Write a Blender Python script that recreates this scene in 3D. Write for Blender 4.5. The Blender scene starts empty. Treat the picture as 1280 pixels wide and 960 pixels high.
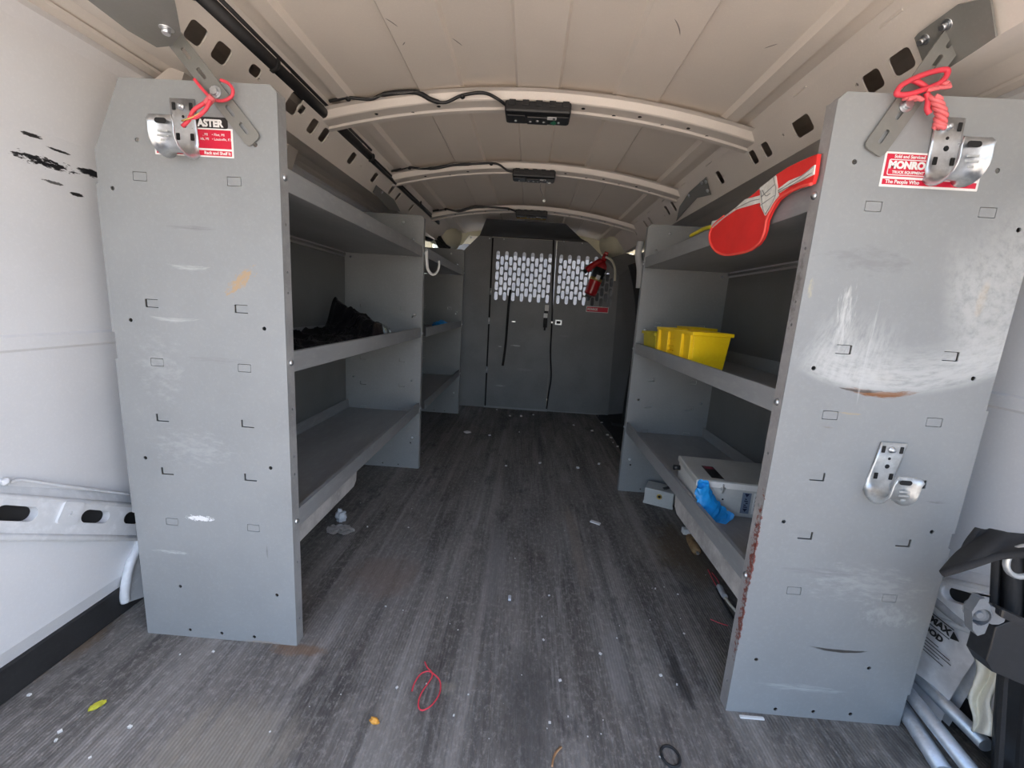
import bpy, bmesh, math, random
from mathutils import Vector as V, Matrix, noise
from mathutils.geometry import tessellate_polygon
random.seed(5)
PI = math.pi
SC = bpy.context.scene
COL = SC.collection

# ------------------------------------------------------------------ camera model
F_PX, PITCH, YAW, ROLL, CAM_H = 521.9, .1825, -.0282, -.0628, .8007
def _axes():
    cy, sy, cp, sp = math.cos(YAW), math.sin(YAW), math.cos(PITCH), math.sin(PITCH)
    f = V((sy*cp, cy*cp, -sp)); r = V((cy, -sy, 0)); d = f.cross(r)
    cr, sr = math.cos(ROLL), math.sin(ROLL)
    return f, r*cr + d*sr, d*cr - r*sr
FW, RT, DN = _axes()
EYE = V((0, 0, CAM_H))
def ray(u, v): return FW*F_PX + RT*(u-640) + DN*(v-480)
def at(u, v, ax, val):
    d = ray(u, v); i = 'xyz'.index(ax)
    return EYE + d*((val-EYE[i])/d[i])
def atp(u, v, p, n):
    d = ray(u, v); p = V(p); n = V(n)
    return EYE + d*((p-EYE).dot(n)/d.dot(n))
cam = bpy.data.cameras.new('camera'); cam.sensor_width = 36; cam.lens = 36*F_PX/1280; cam.clip_start = .02
co = bpy.data.objects.new('camera', cam); COL.objects.link(co)
m = Matrix.Identity(4)
for i in range(3):
    m[i][0], m[i][1], m[i][2], m[i][3] = RT[i], -DN[i], -FW[i], EYE[i]
co.matrix_world = m
SC.camera = co

# ------------------------------------------------------------------ materials
class NT:
    def __init__(s, name):
        s.m = bpy.data.materials.new(name); s.m.use_nodes = True
        s.t = s.m.node_tree; s.t.nodes.clear()
        s.out = s.n('ShaderNodeOutputMaterial'); s.pos = s.n('ShaderNodeNewGeometry').outputs['Position']
    def n(s, k, **kw):
        x = s.t.nodes.new(k)
        for a, b in kw.items(): setattr(x, a, b)
        return x
    def l(s, a, b): s.t.links.new(a, b)
    def set(s, sock, v):
        if hasattr(v, 'links'): s.l(v, sock)
        else: sock.default_value = v
    def math(s, op, a, b=None, c=None, clamp=False):
        x = s.n('ShaderNodeMath', operation=op, use_clamp=clamp); s.set(x.inputs[0], a)
        if b is not None: s.set(x.inputs[1], b)
        if c is not None: s.set(x.inputs[2], c)
        return x.outputs[0]
    def dot(s, a, v):
        x = s.n('ShaderNodeVectorMath', operation='DOT_PRODUCT'); s.set(x.inputs[0], a); x.inputs[1].default_value = v
        return x.outputs['Value']
    def sub(s, a, v):
        x = s.n('ShaderNodeVectorMath', operation='SUBTRACT'); s.set(x.inputs[0], a); x.inputs[1].default_value = v
        return x.outputs[0]
    def mul(s, a, v):
        x = s.n('ShaderNodeVectorMath', operation='MULTIPLY'); s.set(x.inputs[0], a); x.inputs[1].default_value = v
        return x.outputs[0]
    def comb(s, a, b, c=0):
        x = s.n('ShaderNodeCombineXYZ'); s.set(x.inputs[0], a); s.set(x.inputs[1], b); s.set(x.inputs[2], c); return x.outputs[0]
    def noise(s, vec, scale, detail=4, rough=.55):
        x = s.n('ShaderNodeTexNoise'); s.set(x.inputs['Vector'], vec); x.inputs['Scale'].default_value = scale
        x.inputs['Detail'].default_value = detail; x.inputs['Roughness'].default_value = rough
        return x.outputs[0]
    def mix(s, f, a, b):
        x = s.n('ShaderNodeMix', data_type='RGBA'); s.set(x.inputs[0], f); s.set(x.inputs[6], a); s.set(x.inputs[7], b)
        return x.outputs[2]
    def smooth(s, v, a, b):
        x = s.n('ShaderNodeMapRange', interpolation_type='SMOOTHSTEP'); s.set(x.inputs[0], v)
        x.inputs[1].default_value = a; x.inputs[2].default_value = b
        return x.outputs[0]
def C4(c): return (c[0], c[1], c[2], 1)
def srgb(r, g, b):
    f = lambda x: ((x/255+.055)/1.055)**2.4 if x > 10 else x/255/12.92
    return (f(r), f(g), f(b))

def stain(c, u, a, v, b, col, k=.8, ns=(30, 90), nz=1.2, bend=0, soft=1.3):
    return dict(c=tuple(c), u=tuple(u), a=a, v=tuple(v), b=b, col=col, k=k, ns=ns, nz=nz, bend=bend, soft=soft)

def mk(name, col, rough=.5, metal=0., var=.12, vs=5., fine=.06, fs=120., bump=0., bs=300., stains=(), rings=(), trans=0., emit=None, coat=0., stretch=(1, 1, 1), spec=.5, sheen=0):
    t = NT(name)
    p = t.mul(t.pos, stretch) if stretch != (1, 1, 1) else t.pos
    b = t.n('ShaderNodeBsdfPrincipled')
    dark = tuple(max(0, x*(1-var*1.6)) for x in col); lite = tuple(min(1, x*(1+var)) for x in col)
    n1 = t.noise(p, vs, 5); c = t.mix(t.smooth(n1, .3, .72), C4(dark), C4(lite))
    if fine:
        n2 = t.noise(p, fs, 3, .7)
        c = t.mix(t.math('MULTIPLY', t.smooth(n2, .45, .75), fine*4), c, C4(tuple(min(1, x*1.35+.02) for x in col)))
    for s in stains:
        d = t.sub(t.pos, s['c']); U = t.dot(d, s['u']); W = t.dot(d, s['v'])
        if s['bend']: W = t.math('SUBTRACT', W, t.math('MULTIPLY', t.math('MULTIPLY', U, U), s['bend']))
        nn = t.noise(t.comb(t.math('MULTIPLY', U, s['ns'][0]), t.math('MULTIPLY', W, s['ns'][1])), 1, 5, .65)
        Un = t.math('DIVIDE', U, s['a']); Wn = t.math('DIVIDE', W, s['b'])
        dd = t.math('ADD', t.math('MULTIPLY', Un, Un), t.math('MULTIPLY', Wn, Wn))
        val = t.math('ADD', t.math('SUBTRACT', 1, dd), t.math('MULTIPLY', t.math('SUBTRACT', nn, .55), s['nz']*2))
        # keep to the stain's own neighbourhood
        lim = t.smooth(dd, 2.2, 1.0)
        f = t.math('MULTIPLY', t.math('MULTIPLY', t.smooth(val, 0, s['soft']), s['k']), lim)
        c = t.mix(f, c, C4(s['col']))
    for r in rings:   # worn arcs: pivot, r0 r1 edges, streak noise, half-plane
        d = t.sub(t.pos, r['c']); X = t.dot(d, (1, 0, 0)); Z = t.dot(d, (0, 0, 1))
        R = t.math('SQRT', t.math('ADD', t.math('MULTIPLY', X, X), t.math('MULTIPLY', Z, Z)))
        A = t.math('ARCTAN2', X, t.math('MULTIPLY', Z, -1))
        nn = t.noise(t.comb(t.math('MULTIPLY', R, r['ns'][0]), t.math('MULTIPLY', A, r['ns'][1])), 1, 6, .7)
        f = t.math('MULTIPLY', t.smooth(R, r['r0'], r['r1']), t.smooth(R, r['r3'], r['r2']))
        f = t.math('MULTIPLY', f, t.math('MULTIPLY', t.smooth(A, r['a0'], r['a1']), t.smooth(A, r['a3'], r['a2'])))
        f = t.math('MULTIPLY', f, t.math('MULTIPLY', t.smooth(nn, r['n0'], r['n1']), r['k']))
        c = t.mix(f, c, C4(r['col']))
    t.l(c, b.inputs['Base Color'])
    b.inputs['Metallic'].default_value = metal
    b.inputs['Specular IOR Level'].default_value = spec
    b.inputs['Coat Weight'].default_value = coat
    nr = t.noise(p, vs*3, 3); t.set(b.inputs['Roughness'], t.math('ADD', rough-.06, t.math('MULTIPLY', nr, .12)))
    if trans: b.inputs['Transmission Weight'].default_value = trans
    if emit: b.inputs['Emission Color'].default_value = C4(emit[0]); b.inputs['Emission Strength'].default_value = emit[1]
    if bump:
        bp = t.n('ShaderNodeBump'); bp.inputs['Strength'].default_value = bump; bp.inputs['Distance'].default_value = .004
        t.l(t.noise(p, bs, 3), bp.inputs['Height']); t.l(bp.outputs[0], b.inputs['Normal'])
    t.l(b.outputs[0], t.out.inputs[0])
    return t.m

X, Y, Z = (1, 0, 0), (0, 1, 0), (0, 0, 1)
XL, YL1, YL2, YL3 = -.482, .8214, 1.9044, 2.9804
XR, YR1, YR2 = .4675, .753, 1.8224
WID, PH, KNEE, FL, LIP = .3545, 1.168, 1.043, .0274, .044
ZS = (1.0375, .681, .327)
GREY = (.272, .283, .285)
PALE = (.55, .56, .56)
def pl(u, v): return at(u, v, 'y', YL1)
def pr(u, v): return at(u, v, 'y', YR1)
def dirn(a, b): return tuple((b-a).normalized())
left_st = [
    stain(pl(300, 352), dirn(pl(285, 368), pl(312, 335)), .045, dirn(pl(285, 368), pl(300, 385)), .016, (.44, .28, .13), .75, (64, 135), 2.17, soft=.8),
    stain(pl(235, 335), X, .05, Z, .007, PALE, .5, (40, 300), 1.74, bend=2),
    stain(pl(215, 400), dirn(pl(195, 388), pl(240, 405)), .055, Z, .006, PALE, .6, (28.8, 390), 1.45, bend=2),
    stain(pl(250, 648), X, .035, Z, .008, (.8, .8, .8), 1, (112, 240), 2.03, soft=.5),
    stain(pl(215, 690), dirn(pl(205, 698), pl(232, 672)), .035, Z, .006, PALE, .6, (80, 240), 1.89),
    stain(pl(240, 560), X, .10, Z, .05, (.40, .41, .41), .45, (35.2, 90), 2.32),
    stain(pl(200, 460), X, .06, Z, .09, (.40, .41, .41), .4, (35.2, 60), 2.32),
    stain(pl(240, 285), dirn(pl(205, 275), pl(260, 290)), .06, Z, .006, (.14, .145, .15), .55, (19.2, 450), 1.74),
    stain(pl(270, 450), X, .08, Z, .01, (.2, .2, .2), .4, (22.4, 300), 1.89),
    stain(pl(334, 690), Z, .02, X, .003, (.12, .12, .12), .7, (64, 450), 1.45),
    stain(pl(330, 803), X, .06, Z, .006, (.30, .19, .10), .6, (96, 300), 1.74),
]
PIV = V((.640, YR1, 1.095))
right_st = [
    stain((XR, YR1, .36), Z, .11, X, .0036, (.16, .045, .035), 1, (75, 60), 3.2, soft=.5),
    stain((XR, YR1, .21), Z, .07, X, .003, (.16, .045, .035), 1, (75, 60), 3.2, soft=.5),
    stain(pr(1100, 493), X, .072, Z, .0075, (.20, .075, .018), 1, (48, 360), 1.01, bend=2.2, soft=.7),
    stain(pr(1078, 489), X, .045, Z, .003, (.05, .03, .02), 1, (64, 450), 0.87, bend=2.2, soft=.5),
    stain(pr(1095, 470), X, .06, Z, .018, (.42, .40, .35), .5, (64, 90), 2.17),
    stain(pr(1228, 372), dirn(pr(1222, 350), pr(1233, 392)), .035, X, .010, (.40, .32, .22), .8, (64, 90), 1.30, soft=.9),
    stain(pr(1013, 362), Z, .022, X, .006, (.48, .42, .28), .6, (96, 180), 1.89),
    stain(pr(1062, 517), X, .03, Z, .003, (.45, .33, .15), .6, (96, 390), 1.74),
    stain(pr(1035, 534), X, .012, Z, .003, (.2, .17, .14), .6, (96, 390), 1.74),
    stain(pr(1050, 814), X, .062, Z, .004, (.055, .05, .045), 1, (40, 600), 0.87, bend=1.6, soft=.5),
    stain(pr(1170, 628), dirn(pr(1155, 620), pr(1190, 640)), .02, Z, .004, (.12, .12, .12), .6, (64, 450), 1.89),
    stain(pr(1080, 730), X, .13, Z, .05, (.42, .43, .43), .5, (28.8, 90), 2.32),
    stain(pr(1025, 715), X, .10, Z, .012, (.17, .175, .18), .45, (16, 240), 1.89),
    stain(pr(1110, 770), X, .07, Z, .035, (.44, .45, .45), .5, (64, 60), 2.32),
    stain(pr(1000, 860), X, .10, Z, .012, PALE, .4, (19.2, 180), 1.89),
    stain(pr(1085, 325), X, .09, Z, .03, (.19, .195, .20), .5, (25.6, 75), 2.03),
    stain(pr(1055, 400), Z, .07, X, .020, (.60, .61, .60), .75, (32, 165), 2.17),
    stain(pr(1085, 440), dirn(pr(1070, 390), pr(1105, 480)), .09, X, .005, (.60, .61, .60), .5, (22.4, 390), 1.74),
]
rings = [
    dict(c=PIV, r0=.30, r1=.375, r2=.392, r3=.412, a0=-.45, a1=-.25, a2=.5, a3=.75, ns=(110, 9), n0=.25, n1=.60, k=.66, col=(.56, .57, .56)),
    dict(c=PIV, r0=.12, r1=.26, r2=.37, r3=.405, a0=.20, a1=.42, a2=1.1, a3=1.35, ns=(60, 16), n0=.2, n1=.62, k=.62, col=(.56, .57, .56)),
    dict(c=PIV, r0=.25, r1=.33, r2=.385, r3=.41, a0=-.5, a1=-.3, a2=-.12, a3=.1, ns=(30, 40), n0=.3, n1=.66, k=.5, col=(.56, .57, .56)),
]
M = {}
M['panel_left'] = mk('grey_enamel_left', GREY, .42, 0, .06, 3, .04, 160, stains=left_st)
M['panel_right'] = mk('grey_enamel_right', GREY, .42, 0, .06, 3, .04, 160, stains=right_st, rings=rings)
M['grey'] = mk('grey_enamel', GREY, .42, 0, .06, 4, .05, 140)
M['shelf'] = mk('grey_enamel_shelf', (.275, .285, .29), .42, 0, .1, 5, .08, 60, stretch=(1, .3, 1))
M['back'] = mk('shaded_grey_back_sheet', (.15, .155, .155), .5, 0, .06, 4, .04, 140)  # shelf grey darkened: shade on the aisle-facing backs put into the colour
M['flange'] = mk('worn_grey_flange', (.32, .325, .325), .45, 0, .12, 12, .08, 140)
M['rust_flange'] = mk('rusty_grey_flange', (.34, .33, .325), .5, 0, .12, 12, .08, 140, stains=[
    stain((XR, YR1+.004, .36), Z, .13, Y, .013, (.20, .055, .04), 1, (95, 90), 4.5, soft=.6),
    stain((XR, YR1+.004, .22), Z, .10, Y, .012, (.20, .055, .04), 1, (95, 90), 4.5, soft=.6),
    stain((XR, YR1+.02, .86), Z, .10, Y, .014, (.13, .12, .11), .7, (70, 90), 1.9)])
M['dusty'] = mk('dusty_grey_board', (.38, .37, .355), .7, 0, .18, 12, .12, 70)
M['bulk'] = mk('dark_grey_partition', (.20, .202, .205), .5, 0, .08, 4, .06, 140, stains=[
    stain(at(645, 432, 'y', 3.243), X, .05, Z, .008, (.6, .6, .6), .9, (60, 160), 1.3, bend=-1),
    stain(at(625, 433, 'y', 3.243), X, .02, Z, .006, (.6, .6, .6), .9, (60, 160), 1.0),
    stain(at(655, 462, 'y', 3.243), X, .09, Z, .02, (.28, .28, .28), .6, (30, 120), 1.6),
    stain(at(625, 482, 'y', 3.243), X, .05, Z, .012, (.5, .5, .5), .6, (90, 160), 1.9),
    stain(at(706, 420, 'y', 3.243), X, .05, Z, .01, (.3, .3, .3), .5, (30, 160), 1.5)])
M['bulk_shade'] = mk('shaded_partition_flap', (.06, .06, .06), .55, 0, .08)  # partition grey with the down-facing flap's shade painted in
def wl(u, v): return at(u, v, 'x', -.925)
M['wall'] = mk('white_body_paint', (.74, .75, .765), .38, 0, .03, 3, .03, 200, bump=.03, bs=500, stains=[
    stain(wl(45, 202), dirn(wl(10, 186), wl(80, 216)), .056, Z, .010, (.012, .012, .014), 1, (55, 170), 3.0, soft=.3),
    stain(wl(105, 216), dirn(wl(92, 212), wl(120, 222)), .030, Z, .008, (.012, .012, .014), 1, (45, 260), 1.5, soft=.3),
    stain(wl(62, 188), dirn(wl(45, 186), wl(80, 190)), .022, Z, .0025, (.03, .03, .03), 1, (90, 400), 1.6, soft=.3),
    stain(wl(90, 243), dirn(wl(80, 240), wl(100, 246)), .014, Z, .004, (.015, .015, .015), 1, (90, 300), 1.0, soft=.3),
    stain(wl(26, 168), dirn(wl(20, 160), wl(32, 174)), .012, Z, .004, (.03, .03, .03), 1, (120, 300), 1.5, soft=.3),
    stain(wl(60, 228), Y, .02, Z, .003, (.05, .05, .05), .9, (120, 300), 1.7, soft=.3)])
M['wall_clean'] = mk('white_body_paint_clean', (.74, .75, .765), .38, 0, .03, 3, .03, 200, bump=.03, bs=500)
M['wall_low'] = mk('scuffed_white_paint', (.68, .70, .72), .42, 0, .06, 8, .1, 40)
M['roof'] = mk('beige_primer_roof', (.74, .675, .60), .55, 0, .03, 3, .03, 260, bump=.05, bs=600, stains=[
    stain(at(u, v, 'z', 1.395), dirn(at(u, v, 'z', 1.395), at(u2, v2, 'z', 1.395)), l, V((0, 0, 1)).cross(V(dirn(at(u, v, 'z', 1.395), at(u2, v2, 'z', 1.395)))), .0015, (.12, .10, .09), .8, (12, 200), .5, bend=bd, soft=.5)
    for u, v, u2, v2, l, bd in ((490, 12, 505, 24, .02, 3), (505, 40, 502, 44, .008, 0), (850, 20, 860, 48, .03, 4), (572, 52, 582, 60, .02, 2), (968, 30, 985, 22, .015, 2))])
M['rail'] = mk('beige_painted_rail', (.72, .665, .60), .42, 0, .03, 4, .03, 260)
M['cream'] = mk('cream_trim', (.66, .63, .47), .5, 0, .04)
M['black'] = mk('black_plastic', (.012, .012, .013), .45, 0, .1)
M['rubber'] = mk('black_rubber', (.018, .018, .019), .75, 0, .2, 10)
M['blackfab'] = mk('black_woven_fabric', (.016, .016, .017), .8, 0, .15, 10, .1, 400, bump=.5, bs=900)
M['blackmetal'] = mk('black_painted_steel', (.012, .012, .013), .35, 0, .1, 10, .08, 80)
M['film'] = mk('black_plastic_film', (.005, .005, .007), .14, 0, .1, 10, 0)
M['strap'] = mk('dark_olive_steel', (.19, .19, .175), .4, 0, .06, 8, .04, 200)
M['zinc'] = mk('galvanised_steel', (.62, .64, .66), .3, .9, .15, 30, .1, 90)
M['zincw'] = mk('worn_galvanised_steel', (.60, .62, .62), .38, .75, .15, 30, .1, 90)
M['conduit'] = mk('galvanised_conduit', (.50, .54, .58), .4, .6, .12, 20, .1, 90)
M['hole'] = mk('hole_shade_black', (.01, .01, .01), .8, 0, 0, 5, 0)  # near-black that paints the shade inside holes and slots
M['redwire'] = mk('red_wire_sleeve', (.78, .06, .09), .4, 0, .08, 20, 0)
M['pinkwire'] = mk('faded_red_wire_sleeve', (.82, .17, .18), .45, 0, .08, 20, 0)
M['copper'] = mk('copper_strands', (.75, .45, .25), .35, .7, .1, 30, 0)
M['red'] = mk('red_sticker', (.62, .012, .045), .4, 0, .04)
M['white'] = mk('white_print', (.82, .82, .80), .45, 0, .02)
M['stkblack'] = mk('black_print', (.012, .012, .012), .4, 0, .02)
M['extred'] = mk('red_enamel', (.42, .008, .012), .25, 0, .05, coat=.4)
M['flag'] = mk('red_mesh_fabric', (.95, .030, .025), .7, 0, .05, 12, .12, 700, bump=.6, bs=900)
M['flagpipe'] = mk('bright_red_piping', (.90, .09, .07), .6, 0, .05)
M['tape'] = mk('pale_reflective_tape', (.84, .82, .76), .45, 0, .12, 40, .1, 200, stains=[])
M['seam'] = mk('grey_stitching', (.28, .28, .27), .7, 0, .1)
M['yellow'] = mk('yellow_plastic', (.93, .62, .006), .42, 0, .05, 10)
M['olive'] = mk('dull_yellow_plastic', (.62, .52, .02), .45, 0, .08, 10)
M['encl'] = mk('pale_grey_enamel', (.58, .59, .57), .4, 0, .04, 8, .05, 90)
M['encl_lid'] = mk('grey_enamel_lid', (.42, .43, .41), .4, 0, .05, 8, .05, 90)
M['blue'] = mk('blue_nitrile', (.015, .33, .82), .4, 0, .15, 25, 0)
M['lblue'] = mk('grey_blue_label', (.20, .25, .33), .5, 0, .06)
M['navy'] = mk('navy_print', (.015, .02, .06), .5, 0, .05)
M['brown'] = mk('brown_cork', (.30, .19, .09), .8, 0, .3, 40, .1, 90)
M['paper'] = mk('crumpled_grey_paper', (.42, .41, .39), .8, 0, .12, 20)
M['paperw'] = mk('white_paper', (.74, .74, .72), .7, 0, .05)
M['clear'] = mk('clear_plastic_scrap', (.55, .58, .62), .2, 0, .1, 20, 0)
M['orange'] = mk('orange_plastic', (.80, .38, .06), .5, 0, .1, 40)
M['leaf'] = mk('yellow_green_leaf', (.62, .60, .05), .6, 0, .15, 60)
M['knob'] = mk('grey_plastic_knob', (.16, .17, .18), .5, 0, .06, 20)
M['sack'] = mk('white_paper_sack', (.66, .655, .66), .6, 0, .14, 14, .06, 60, bump=.3, bs=30)
M['sackroll'] = mk('grey_sack_edge', (.30, .31, .32), .6, 0, .1, 30)
M['creamcloth'] = mk('cream_cloth', (.78, .75, .64), .75, 0, .06, 20, bump=.4, bs=60)
M['green'] = mk('green_sticker', (.04, .24, .14), .5, 0, .1)
M['lens'] = mk('clear_lens', (.85, .85, .82), .15, 0, 0, 5, 0)
M['brass'] = mk('brass', (.70, .50, .16), .3, .9, .05, 20, 0)
M['dash'] = mk('grey_dashboard', (.26, .25, .24), .6, 0, .05)
M['ground'] = mk('sunlit_concrete', (.52, .44, .35), .85, 0, .08, 1.5, .08, 30)
M['tree'] = mk('tree_foliage', (.34, .38, .06), .7, 0, .3, 4, .2, 20)
M['bark'] = mk('tree_bark', (.12, .09, .06), .85, 0, .2, 20)

def floor_mat():
    t = NT('ribbed_rubber_floor'); b = t.n('ShaderNodeBsdfPrincipled')
    p = t.pos
    n1 = t.noise(t.mul(p, (7, 1.6, 1)), 1, 6, .6)
    n2 = t.noise(t.mul(p, (60, 3.0, 1)), 1, 5, .7)
    n3 = t.noise(t.mul(p, (5, 5, 1)), 1, 6, .65)
    n4 = t.noise(t.mul(p, (240, 14, 1)), 1, 4, .75)
    c = t.mix(t.smooth(n1, .32, .68), (.088, .081, .073, 1), (.200, .187, .170, 1))
    c = t.mix(t.math('MULTIPLY', t.smooth(n2, .48, .72), .6), c, (.30, .29, .275, 1))
    c = t.mix(t.math('MULTIPLY', t.smooth(n3, .55, .72), .65), c, (.052, .048, .045, 1))
    c = t.mix(t.math('MULTIPLY', t.smooth(n4, .52, .8), .55), c, (.40, .39, .375, 1))
    n7 = t.noise(t.mul(p, (11, .35, 1)), 1, 4, .6)
    c = t.mix(t.math('MULTIPLY', t.smooth(n7, .50, .64), .45), c, (.31, .292, .268, 1))
    n8 = t.noise(t.mul(p, (14, .45, 1)), 1.3, 4, .6)
    c = t.mix(t.math('MULTIPLY', t.smooth(n8, .52, .66), .5), c, (.045, .043, .042, 1))
    n5 = t.noise(t.mul(p, (1, .6, 1)), 95, 6, .8)
    c = t.mix(t.math('MULTIPLY', t.smooth(n5, .46, .70), .55), c, (.42, .395, .365, 1))
    n6 = t.noise(t.mul(p, (1.2, .5, 1)), 9, 7, .75)
    c = t.mix(t.math('MULTIPLY', t.smooth(n6, .54, .66), .6), c, (.040, .037, .036, 1))
    def patch(c, u, v, ru, rv, col, k, ns):
        q = at(u, v, 'z', 0); d = t.sub(p, q)
        A = t.math('DIVIDE', t.dot(d, X), ru); B = t.math('DIVIDE', t.dot(d, Y), rv)
        dd = t.math('ADD', t.math('MULTIPLY', A, A), t.math('MULTIPLY', B, B))
        nn = t.noise(t.mul(p, ns), 1, 5, .7)
        val = t.math('ADD', t.math('SUBTRACT', 1, dd), t.math('MULTIPLY', t.math('SUBTRACT', nn, .5), 2.4))
        return t.mix(t.math('MULTIPLY', t.smooth(val, 0, .9), k), c, C4(col))
    c = patch(c, 280, 930, .16, .10, (.30, .27, .22), .6, (60, 9, 1))
    c = patch(c, 90, 800, .07, .13, (.17, .11, .06), .6, (20, 20, 1))
    c = patch(c, 370, 812, .08, .02, (.20, .12, .07), .7, (40, 40, 1))
    c = patch(c, 480, 720, .12, .12, (.20, .15, .12), .5, (18, 9, 1))
    c = patch(c, 860, 690, .14, .22, (.14, .10, .055), .65, (16, 10, 1))
    c = patch(c, 770, 830, .03, .14, (.25, .24, .23), .6, (140, 8, 1))
    c = patch(c, 620, 700, .04, .30, (.22, .21, .20), .55, (80, 3, 1))
    c = patch(c, 720, 680, .03, .30, (.26, .22, .18), .5, (80, 4, 1))
    c = patch(c, 660, 880, .07, .18, (.035, .035, .037), .5, (25, 6, 1))
    c = patch(c, 850, 850, .02, .10, (.02, .02, .02), .7, (50, 12, 1))
    c = patch(c, 560, 860, .02, .02, (.28, .26, .21), .5, (80, 60, 1))
    sp = t.noise(t.mul(p, (1, 1, 1)), 180, 2, .5)
    c = t.mix(t.math('MULTIPLY', t.smooth(sp, .74, .80), .7), c, (.45, .44, .42, 1))
    t.l(c, b.inputs['Base Color']); b.inputs['Roughness'].default_value = .72
    b.inputs['Specular IOR Level'].default_value = .35
    w = t.math('SINE', t.math('MULTIPLY', t.dot(p, X), 2*PI/.0068))
    h = t.math('ADD', t.math('MULTIPLY', w, .5), t.noise(t.mul(p, (150, 40, 1)), 1, 3))
    bp = t.n('ShaderNodeBump'); bp.inputs['Strength'].default_value = .55; bp.inputs['Distance'].default_value = .0016
    t.l(h, bp.inputs['Height']); t.l(bp.outputs[0], b.inputs['Normal'])
    t.l(b.outputs[0], t.out.inputs[0])
    return t.m
M['floor'] = floor_mat()
def glass_mat():
    t = NT('windshield_glass')
    g = t.n('ShaderNodeBsdfGlossy'); g.inputs['Roughness'].default_value = .02
    tr = t.n('ShaderNodeBsdfTransparent'); tr.inputs['Color'].default_value = (.93, .97, .95, 1)
    fr = t.n('ShaderNodeFresnel'); fr.inputs[0].default_value = 1.35
    mx = t.n('ShaderNodeMixShader'); t.l(fr.outputs[0], mx.inputs[0]); t.l(tr.outputs[0], mx.inputs[1]); t.l(g.outputs[0], mx.inputs[2])
    t.l(mx.outputs[0], t.out.inputs[0]); return t.m
M['glass'] = glass_mat()

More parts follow.
